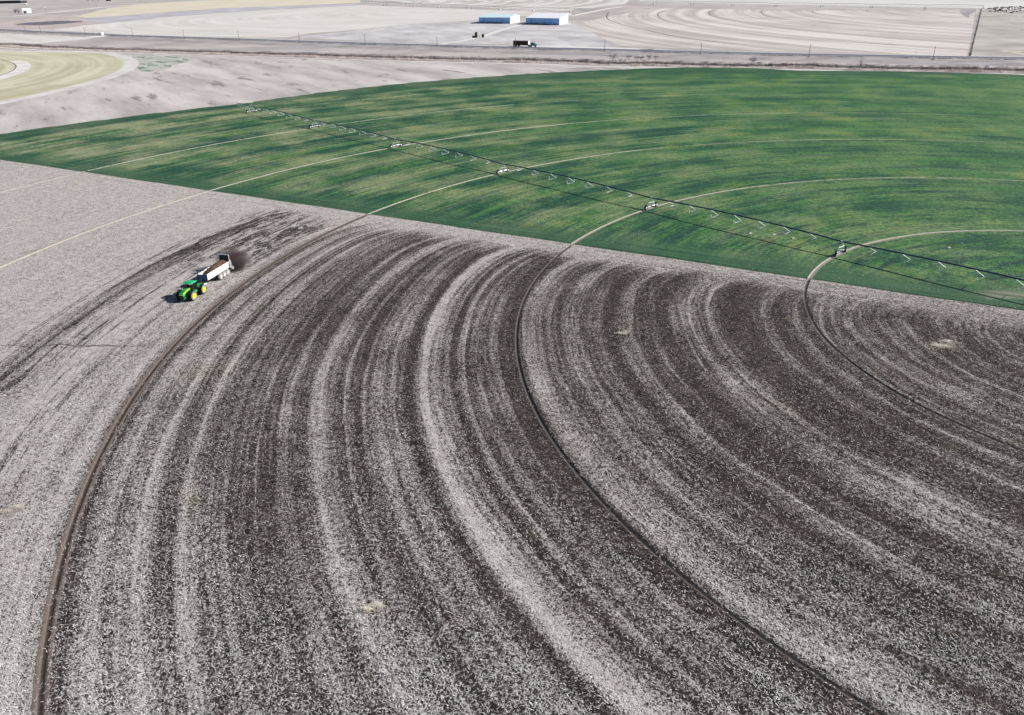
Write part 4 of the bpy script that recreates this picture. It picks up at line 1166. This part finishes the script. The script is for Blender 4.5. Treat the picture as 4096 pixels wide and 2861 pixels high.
def pole(u, v, ut, vt, label, arm=False):
    p = G(u, v); hgt = None
    best = min((abs(proj_v(p, z) - vt), z) for z in [q * .1 for q in range(20, 260)])
    H = best[1]
    r = .10 + .012 * H
    root = empty('utility_pole', (p.x, p.y, .1)); tag(root, label, 'pole', 'utility poles along the highway')
    b = MB(); tilt = {True: .02, False: .012}[arm] * random.uniform(-1, 1)
    b.tube([(0, 0, -.1), (tilt * H * .5, 0, H * .5), (tilt * H, 0, H)], [r, r * .85, r * .62], 8); b.build('shaft', M['pole'], root)
    b = MB(); b.box((tilt * H, 0, H - .75), (.9, .16, .12), rz=.9)
    for s_ in (-.38, 0, .38): b.tube([(tilt * H + s_ * math.cos(.9), s_ * math.sin(.9), H - .7), (tilt * H + s_ * math.cos(.9), s_ * math.sin(.9), H - .4)], .06, 5)
    b.build('crossarm', M['pole'], root)
    b = MB(); b.lathe([(1.5 * r + .9, -.02), (1.5 * r + .7, .25), (r, .5), (r * .9, .52)], (0, 0, 0), 'Z', 10); b.build('soil_mound', m_shoulder, root)
    return root
def proj_v(p, z):
    d = Vector((p.x, p.y, z - CAM_H)); return 1430.5 - FPX * d.dot(up) / d.dot(fw)
POLES = [(99, 120, 98, 104, 'tiny utility pole at the far left, nearest the dark brush patch'), (164.6, 132.5, 156, 96, 'utility pole in front of the dark brush patch, left of the white sign board'),
         (342.5, 140.5, 337, 109, 'utility pole next to the white container by the highway'), (532, 147, 525, 113, 'first utility pole right of the white container'),
         (738, 157, 731, 119.5, 'second utility pole right of the white container, before the striped pale field'), (957, 163, 953, 124, 'third utility pole right of the white container, before the striped pale field'),
         (1199, 170, 1194, 131, 'utility pole where the striped pale field narrows to a point'), (1461.5, 178.4, 1457, 137, 'utility pole standing between the two white roadside markers'),
         (1749, 187, 1747, 146, 'utility pole left of the truck, near the turn-off of the dirt lane'), (2062, 196, 2060, 154, 'utility pole directly in front of the loaded truck trailer'),
         (2418, 206.5, 2418, 160, 'utility pole just above the tallest bare shrub of the ditch'), (2803, 216, 2806, 169.5, 'utility pole between the shrub thicket and the lone middle shrub'),
         (3235, 230, 3239, 177.5, 'utility pole left of the spreading bare tree on the ditch'), (3731, 241, 3740, 185, 'rightmost and tallest looking utility pole, leaning a little')]
for q in POLES: pole(*q)

def marker(u, v, h, label):
    p = G(u, v); root = empty('roadside_marker', (p.x, p.y, .15)); tag(root, label, 'post', 'roadside marker posts')
    b = MB(); b.box((0, 0, h / 2), (.16, .16, h)); b.build('post', M['white'], root)
    b = MB(); b.box((0, -.1, h - .3), (.34, .05, .5)); b.build('reflector', M['white'], root)
marker(1442.5, 165.5, 2.2, 'white marker post left of the pole, on the far side of the road')
marker(1485.5, 167, 2.4, 'white marker post right of the pole, on the far side of the road')
marker(3661.5, 221, 2.0, 'thin marker post left of the rightmost utility pole')
marker(3718, 222, 2.0, 'thin marker post touching the line of the rightmost utility pole')

# white container and sign board
p = G(406, 142)
root = empty('white_container', (p.x, p.y, .15), -.55); tag(root, 'small white slab-sided container beside the highway at the left', 'container')
b = MB(); b.box((0, 0, 1.3), (5.2, 2.4, 2.3)); b.build('body', M['siding'], root, bevel=.06)
b = MB(); b.box((0, 0, 2.5), (5.4, 2.6, .12)); b.build('roof', M['white'], root)
b = MB(); b.box((-1.6, 0, .08), (.3, 2.2, .16)); b.box((1.6, 0, .08), (.3, 2.2, .16)); b.build('skid', M['dark_steel'], root)
p = G(334, 116)
root = empty('sign_board', (p.x, p.y, 0), .3); tag(root, 'narrow white board raised on two thin posts behind the highway', 'sign')
b = MB(); b.box((0, 0, 3.4), (4.4, .12, .7)); b.build('board', M['white'], root)
for s_ in (-1.5, 1.5):
    b = MB(); b.tube([(s_, .1, 0), (s_, .1, 3.2)], .08, 6); b.build('post', M['galv'], root)

# white shed with its bare tree, and the yard lamp
p = G(110, 53)
root = empty('white_shed', (p.x, p.y, 0), math.radians(28)); tag(root, 'small white gabled shed far away beside a bare tree', 'shed')
b = MB(); b.box((0, 0, 2.4), (14.5, 11, 4.8)); b.build('wall', M['siding'], root)
b = MB()
b.m = Matrix.Translation((0, 0, 0))
b.add([(-7.6, -6, 4.82), (7.6, -6, 4.82), (7.6, 6, 4.82), (-7.6, 6, 4.82), (-7.2, 0, 8.2), (7.2, 0, 8.2)], [(0, 1, 5, 4), (2, 3, 4, 5), (0, 4, 3), (1, 2, 5), (3, 2, 1, 0)])
b.build('roof', metal_roof('shed_roof', (.84, .84, .85)), root)
b = MB(); b.box((-3.4, -5.56, 2.0), (5.0, .1, 3.6)); b.build('door', M['dark_steel'], root)
p = G(185, 52)
root = empty('yard_lamp', (p.x, p.y, 0)); tag(root, 'tall yard lamp post with a white head right of the shed', 'lamp post')
b = MB(); b.tube([(0, 0, 0), (0, 0, 9.5)], [.22, .14], 6); b.build('post', M['pole'], root)
b = MB(); b.lathe([(.1, 8.6), (.9, 8.8), (.9, 9.9), (.2, 10.1)], (0, 0, 0), 'Z', 10); b.build('lamp_head', M['white'], root)
for u, v, h, lb in ((387, 28, 11, 'left one of two thin farmyard poles beyond the yellow field'), (562, 13, 12, 'right one of two thin farmyard poles beyond the yellow field')):
    p = G(u, v); root = empty('farmyard_pole', (p.x, p.y, 0)); tag(root, lb, 'pole', 'farmyard poles')
    b = MB(); b.tube([(0, 0, 0), (0, 0, h)], [.22, .14], 6); b.build('shaft', M['pole'], root)
    b = MB(); b.box((0, 0, h - .8), (2.2, .2, .2), rz=.5); b.build('crossarm', M['pole'], root)
# long dark-sided building cut by the top left corner
p = G(38, 14)
root = empty('long_farm_building', (p.x, p.y, 0), math.radians(-8)); tag(root, 'long low farm building with pale roof at the top left corner', 'building')
b = MB(); b.box((-40, 12, 3.5), (150, 26, 7)); b.build('wall', M['dark_steel'], root)
b = MB(); b.prism([(-117, 7.05), (-117, 7.6), (37, 7.6), (37, 7.05)], -3, 27); b.build('roof', metal_roof('pale_roof', (.8, .8, .82)), root)
p = G(103, 20)
root = empty('propane_tank', (p.x, p.y, 0)); tag(root, 'small white tank standing alone above the shed', 'tank')
b = MB(); b.lathe([(.1, -4), (1.3, -3.4), (1.5, -2.6), (1.5, 2.6), (1.3, 3.4), (.1, 4)], (0, 0, 2.4), 'X', 14); b.build('tank', M['white'], root, smooth=True)
for s_ in (-2, 2):
    b = MB(); b.box((s_, 0, .6), (.4, 2.0, 1.2)); b.build('cradle', M['galv'], root)
p = G(434, 5)
root = empty('farm_trailer', (p.x, p.y, 0), -.2); tag(root, 'dark boxy farm trailer at the top edge, in the farmyard', 'trailer')
b = MB(); b.box((0, 0, 3.0), (14, 3.4, 3.6)); b.build('box', M['black'], root)
b = MB(); b.box((0, 0, 1.0), (13, 1.2, .3)); b.build('chassis', M['dark_steel'], root)
for x in (-4, -2.2, 4.5):
    b = MB(); b.lathe([(.1, -1.7), (.7, -1.7), (.8, -1.4), (.8, 1.4), (.7, 1.7), (.1, 1.7)], (x, 0, .8), 'Y', 14); b.build('wheel', M['tyre'], root)

# ------------------------------------------------------------------ pasture fence on the right
F0, F1 = G(3925, 39), G(3879, 226)
root = empty('pasture_fence', (F1.x, F1.y, 0)); tag(root, 'wire fence with dark posts between ringed field and cattle pasture', 'fence')
D_ = F0 - F1; nP = 60
pm = MB(); pm.tube([(0, 0, 0), (0, 0, 1.5)], [.16, .13], 6)
first = pm.build('post', M['pole'], root)
for q in range(1, nP):
    c = first.copy(); COL.objects.link(c); c.parent = root; c.location = D_ * (q / (nP - 1)); c.rotation_euler = (random.uniform(-.05, .05), random.uniform(-.05, .05), 0)
for z in (.4, .75, 1.1, 1.4):
    b = MB(); b.tube([(0, 0, z), (D_.x, D_.y, z)], .02, 4); b.build('wire', M['galv'], root)
tufts('fence_weeds', [(F1.x, F1.y), ((F0.x + F1.x) / 2, (F0.y + F1.y) / 2), (F0.x, F0.y)], 4200, (-.5, .5), .75, .35, M['tuft_dark'], 'dark weeds caught along the pasture fence', 31, .03)

# ------------------------------------------------------------------ cattle
def cow_mesh():
    V = [(0, 0, 1.05), (.55, 0, 1.08), (.95, 0, 1.12), (1.35, 0, 1.25), (1.68, 0, 1.18), (1.98, 0, .98), (-.55, 0, 1.08), (-.90, 0, 1.10),
         (.85, .24, .70), (.85, .25, .38), (.87, .25, .04), (.85, -.24, .70), (.85, -.25, .38), (.80, -.25, .04),
         (-.85, .24, .75), (-.95, .25, .42), (-.88, .25, .04), (-.85, -.24, .75), (-.98, -.25, .42), (-.95, -.25, .04),
         (-1.05, 0, 1.15), (-1.12, 0, .85), (-1.12, 0, .5), (1.60, .22, 1.28), (1.60, -.22, 1.28)]
    E = [(0, 1), (1, 2), (2, 3), (3, 4), (4, 5), (0, 6), (6, 7), (2, 8), (8, 9), (9, 10), (2, 11), (11, 12), (12, 13), (7, 14), (14, 15), (15, 16), (7, 17), (17, 18), (18, 19), (7, 20), (20, 21), (21, 22), (4, 23), (4, 24)]
    R_ = [.42, .40, .36, .22, .17, .11, .40, .34, .14, .085, .07, .14, .085, .07, .16, .085, .07, .16, .085, .07, .07, .035, .05, .05, .05]
    me = bpy.data.meshes.new('cow'); me.from_pydata(V, E, [])
    o = bpy.data.objects.new('cow_source', me); COL.objects.link(o)
    sk = o.modifiers.new('skin', 'SKIN'); su = o.modifiers.new('sub', 'SUBSURF'); su.levels = 1
    for i, r in enumerate(R_):
        me.skin_vertices[0].data[i].radius = (r, r)
    me.skin_vertices[0].data[0].use_root = True
    dg = bpy.context.evaluated_depsgraph_get(); dg.update()
    m2 = bpy.data.meshes.new_from_object(o.evaluated_get(dg)); bpy.data.objects.remove(o)
    return m2
cowm = cow_mesh(); cowm.materials.clear(); cowm.materials.append(paint('black_hide', (.010, .009, .010), .8, .2, 0, .2))
cowh = cowm.copy(); cowh.materials.clear(); cowh.materials.append(paint('white_hide', (.7, .68, .66), .8, .2, 0, .1))
COW = []
zx = lambda a, b: (3850 + a * .1869, b * .1869)
for a, b_ in [(540, 212), (575, 205), (600, 202), (590, 262), (660, 195), (685, 190), (705, 188), (730, 186), (755, 184), (672, 222), (690, 216), (718, 245), (695, 272), (752, 262), (790, 222), (800, 236), (780, 245), (815, 245), (830, 250), (845, 214), (855, 252), (815, 184), (840, 180), (865, 180), (888, 178),
              (940, 185), (960, 188), (985, 182), (1000, 172), (1020, 170), (1045, 168), (1070, 166), (975, 208), (995, 222), (1060, 214), (935, 245), (908, 264), (935, 275), (1025, 290), (1080, 276), (1050, 292), (1110, 180), (1135, 172), (1125, 222), (1158, 268), (1175, 190), (1200, 215), (1240, 208), (1215, 166), (1240, 162), (1255, 178), (1230, 250), (1290, 185), (1305, 182), (1320, 190), (1345, 200), (1370, 195), (1400, 220), (1430, 205)]:
    COW.append((a, b_))
for i, (a, b_) in enumerate(COW):
    u, v = zx(a, b_); p = G(u, v)
    o = bpy.data.objects.new('cow', cowm); COL.objects.link(o)
    o.location = (p.x, p.y, .05); o.scale = (1.12,) * 3; o.rotation_euler = (0, 0, random.choice((0.1, 3.0, .4, 2.7, 3.4, 1.4)) + random.uniform(-.35, .35))
    tag(o, 'black cow standing in the herd at the top right corner of the pasture', 'cow', 'black cattle herded in the far pasture')
for (a, b_, lb) in ((775, 190, 'single white cow among the black herd, in its left half'), (1312, 245, 'white calf at the right edge, below the black herd')):
    u, v = zx(a, b_); p = G(u, v)
    o = bpy.data.objects.new('cow', cowh); COL.objects.link(o); o.location = (p.x, p.y, .05); o.rotation_euler = (0, 0, .4); o.scale = (1.15,) * 3
    tag(o, lb, 'cow')

# ------------------------------------------------------------------ bare shrubs and trees
def bare_tree(p, H, spread, stems, label, seed, twigs=1.0, name='bare_shrub', cat='shrub', group='bare shrubs along the ditch', trunk_r=.085, low=.0):
    R_ = random.Random(seed)
    root = empty(name, (p[0], p[1], .1)); tag(root, label, cat, group)
    tb = MB(); tv = []; 
    def branch(p0, d, L, r, lev):
        p1 = p0 + d * L * .5 + Vector((R_.gauss(0, .07), R_.gauss(0, .07), R_.gauss(0, .03))) * L
        p2 = p1 + (d + Vector((R_.gauss(0, .2), R_.gauss(0, .2), .08))).normalized() * L * .5
        if lev < 2: tb.tube([p0, p1, p2], [r, r * .75, r * .5], 5, cap=False)
        else:
            n_ = (p2 - p0).cross(Vector((R_.random(), R_.random(), R_.random()))).normalized() * max(r * .8, .011)
            tv.extend([p0 - n_, p0 + n_, p2])
        if lev >= 5: return
        for q in range(R_.randint(3, 4)):
            ang = R_.uniform(0, 2 * math.pi); tl = R_.uniform(.35, 1.0)
            side = Vector((math.cos(ang), math.sin(ang), R_.uniform(-.2, .5)))
            nd = (d * R_.uniform(.5, 1.0) + side * tl * spread).normalized()
            st = p0.lerp(p2, R_.uniform(.3, 1.0)) if lev else p2.lerp(p1, R_.random() * .6)
            branch(st, nd, L * R_.uniform(.6, .82), r * .5, lev + 1)
    for q in range(stems):
        ang = 2 * math.pi * q / stems + R_.uniform(-.4, .4)
        d = Vector((math.cos(ang) * spread * .6 * (stems > 1), math.sin(ang) * spread * .6 * (stems > 1), 1)).normalized()
        branch(Vector((math.cos(ang), math.sin(ang), 0)) * (.3 if stems > 1 else 0), d, H * .33, trunk_r * H / 6, 0)
    tb.build('trunk', M['bark'], root)
    tw_ = raw_mesh('twigs', [tuple(q) for q in tv], np.arange(len(tv)), 3, M['twig'], root)
    return root
TREES = [((2452, 257), 8.6, .75, 4, 'tallest pale bare shrub of the ditch, below a utility pole', 1), ((2488, 258), 5.0, .9, 3, 'low twisted whitish shrub right beside the tallest ditch shrub', 2),
         ((2515, 242), 4.4, .8, 4, 'small round bare shrub, first to the right of the two big ones', 3), ((2546, 244), 4.0, .9, 5, 'dense low purple-grey shrub, second of the thicket row', 4), ((2566, 243), 3.6, .9, 5, 'lower shrub touching the middle of the thicket row', 5),
         ((2596, 245), 4.8, .6, 4, 'upright dark bare shrub near the right end of the thicket', 6), ((2620, 244), 4.2, .6, 4, 'last shrub at the right end of the thicket', 7),
         ((3008, 262), 6.4, .75, 4, 'dark bare shrub with pale crown, midway along the right half of the ditch', 8), ((3036, 266), 3.4, .9, 5, 'low spreading grey shrub leaning off the dark midway shrub', 9),
         ((2952, 270), 3.2, .8, 4, 'small wispy shrub on the near bank left of the dark midway shrub', 10), ((3082, 266), 2.6, 1.0, 5, 'low blue-grey mound of twigs right of the midway shrub', 11), ((3132, 268), 3.2, 1.0, 6, 'wide blue-grey mound of twigs on the ditch bank', 12),
         ((3438, 281), 7.6, 1.0, 1, 'spreading bare tree with one forked trunk at the right of the ditch', 13), ((3472, 276), 3.4, .9, 5, 'low shrub at the right foot of the spreading bare tree', 14), ((3412, 278), 2.6, 1.0, 5, 'small shrub at the left foot of the spreading bare tree', 15),
         ((2346, 247), 2.4, .9, 4, 'tiny pale shrub alone on the far bank, left of the big ones', 16)]
for (u, v), H, sp_, st, lb, sd in TREES:
    p = G(u, v)
    if sd == 13: bare_tree(p, H, sp_, st, lb, sd, name='bare_tree', cat='tree', group=None, trunk_r=.17)
    else: bare_tree(p, H, sp_, st, lb, sd)
p = G(75, 52); bare_tree(p, 13, .8, 3, 'large bare tree left of the small white shed', 40, name='bare_tree', cat='tree', group='bare trees by the farmyards', trunk_r=.3)
p = G(62, 52); bare_tree(p, 9, .9, 4, 'darker low tree at the far left of the shed', 41, name='bare_tree', cat='tree', group='bare trees by the farmyards', trunk_r=.4)
for i, (u, v, H) in enumerate([(352, 4, 10), (372, 3, 11), (392, 3, 9)]):
    p = G(u, v); bare_tree(p, H, .9, 4, ['left', 'middle', 'right'][i] + ' bare tree of the clump at the top edge of the farmyard', 42 + i, name='bare_tree', cat='tree', group='bare trees by the farmyards', trunk_r=.5)

# ------------------------------------------------------------------ small things lying on the near fields
def straw_pile(u, v, R_, H, n, label, seed, mat=None):
    p = G(u, v, BASE); g = random.Random(seed)
    vs = []
    for q in range(n):
        a = g.uniform(0, 6.283); kk = q % 6; r = R_ * abs(g.gauss(0, .36)); x = r * math.cos(a) * 1.5 + R_ * 1.3 * math.sin(kk * 2.4 + seed) * .6; y = r * math.sin(a) + R_ * .5 * math.cos(kk * 1.9 + seed)
        z = H * max(0, 1 - r / R_) + g.uniform(0, .08); L = g.uniform(.2, .55); t = g.uniform(0, 6.283)
        d = Vector((math.cos(t) * L, math.sin(t) * L, g.uniform(-.05, .12))); w_ = Vector((-math.sin(t), math.cos(t), 0)) * .028
        c = Vector((x, y, z)); vs += [c - w_, c + w_, c + d]
    o = raw_mesh('straw_clump', [tuple(q) for q in vs], np.arange(len(vs)), 3, mat or M['straw']); o.location = (p.x, p.y, BASE)
    tag(o, label, 'straw', kind='stuff')
m_tan = mat_tuft('tan_straw', (.42, .37, .31), (.76, .70, .60))
straw_pile(3768, 1382, 1.9, .25, 800, 'loose pale straw heap on the brown field at the right', 51, m_tan)
straw_pile(1490, 2432, .75, .28, 420, 'tan straw clump beside a burrow hole on the near field', 52, m_tan)
straw_pile(2492, 1335, .8, .2, 220, 'small tan straw clump on the dark lanes near the crop edge', 53, m_tan)
straw_pile(60, 2040, 1.1, .15, 300, 'tan straw patch at the left edge of the stubble', 54, m_tan)
p = G(1491, 2421, BASE)
b = MB(); b.lathe([(.05, -.01), (.16, .0), (.22, .07), (.40, .10), (.62, .02)], (0, 0, 0), 'Z', 16)
o = b.build('burrow_mound', paint('burrow_soil', (.03, .024, .02), .95, .1), None, smooth=True); o.location = (p.x, p.y, BASE + .02); tag(o, 'dark animal burrow opening beside the tan straw clump', 'burrow')
def rocks(u, v, s, label):
    p = G(u, v, BASE); bm = bmesh.new(); bmesh.ops.create_icosphere(bm, subdivisions=2, radius=s)
    for q in bm.verts: q.co *= 1 + .25 * math.sin(q.co.x * 9 / s * .4 + q.co.y * 5 / s * .5); q.co.z *= .55
    me = bpy.data.meshes.new('stone'); bm.to_mesh(me); bm.free(); me.materials.append(M['stone'])
    o = bpy.data.objects.new('stone', me); COL.objects.link(o); o.location = (p.x, p.y, BASE + .15); tag(o, label, 'stone', 'pale stones in the wheat')
M['stone'] = paint('pale_stone', (.62, .60, .55), .9, .1, 0, .15)
rocks(3001, 938, .42, 'larger pale stone in the wheat, left of its two neighbours below the pipe'); rocks(3096, 942, .34, 'pale stone in the wheat, middle of three below the pipe'); rocks(3171, 956, .30, 'small pale stone in the wheat, rightmost of three below the pipe')
rocks(3795, 994, .32, 'single pale stone in the wheat inside the innermost wheel track')
#PART4
tr = [(-200, 1380), (40, 1383), (130, 1390), (190, 1384), (240, 1377), (330, 1384), (430, 1383), (520, 1386), (640, 1384)]
strip('animal_trail', [tuple(G(a, b, BASE)[:2]) for a, b in tr], .3, BASE + .045, mat_track('trail_soil', (.06, .045, .04), (.24, .21, .19)), .16)
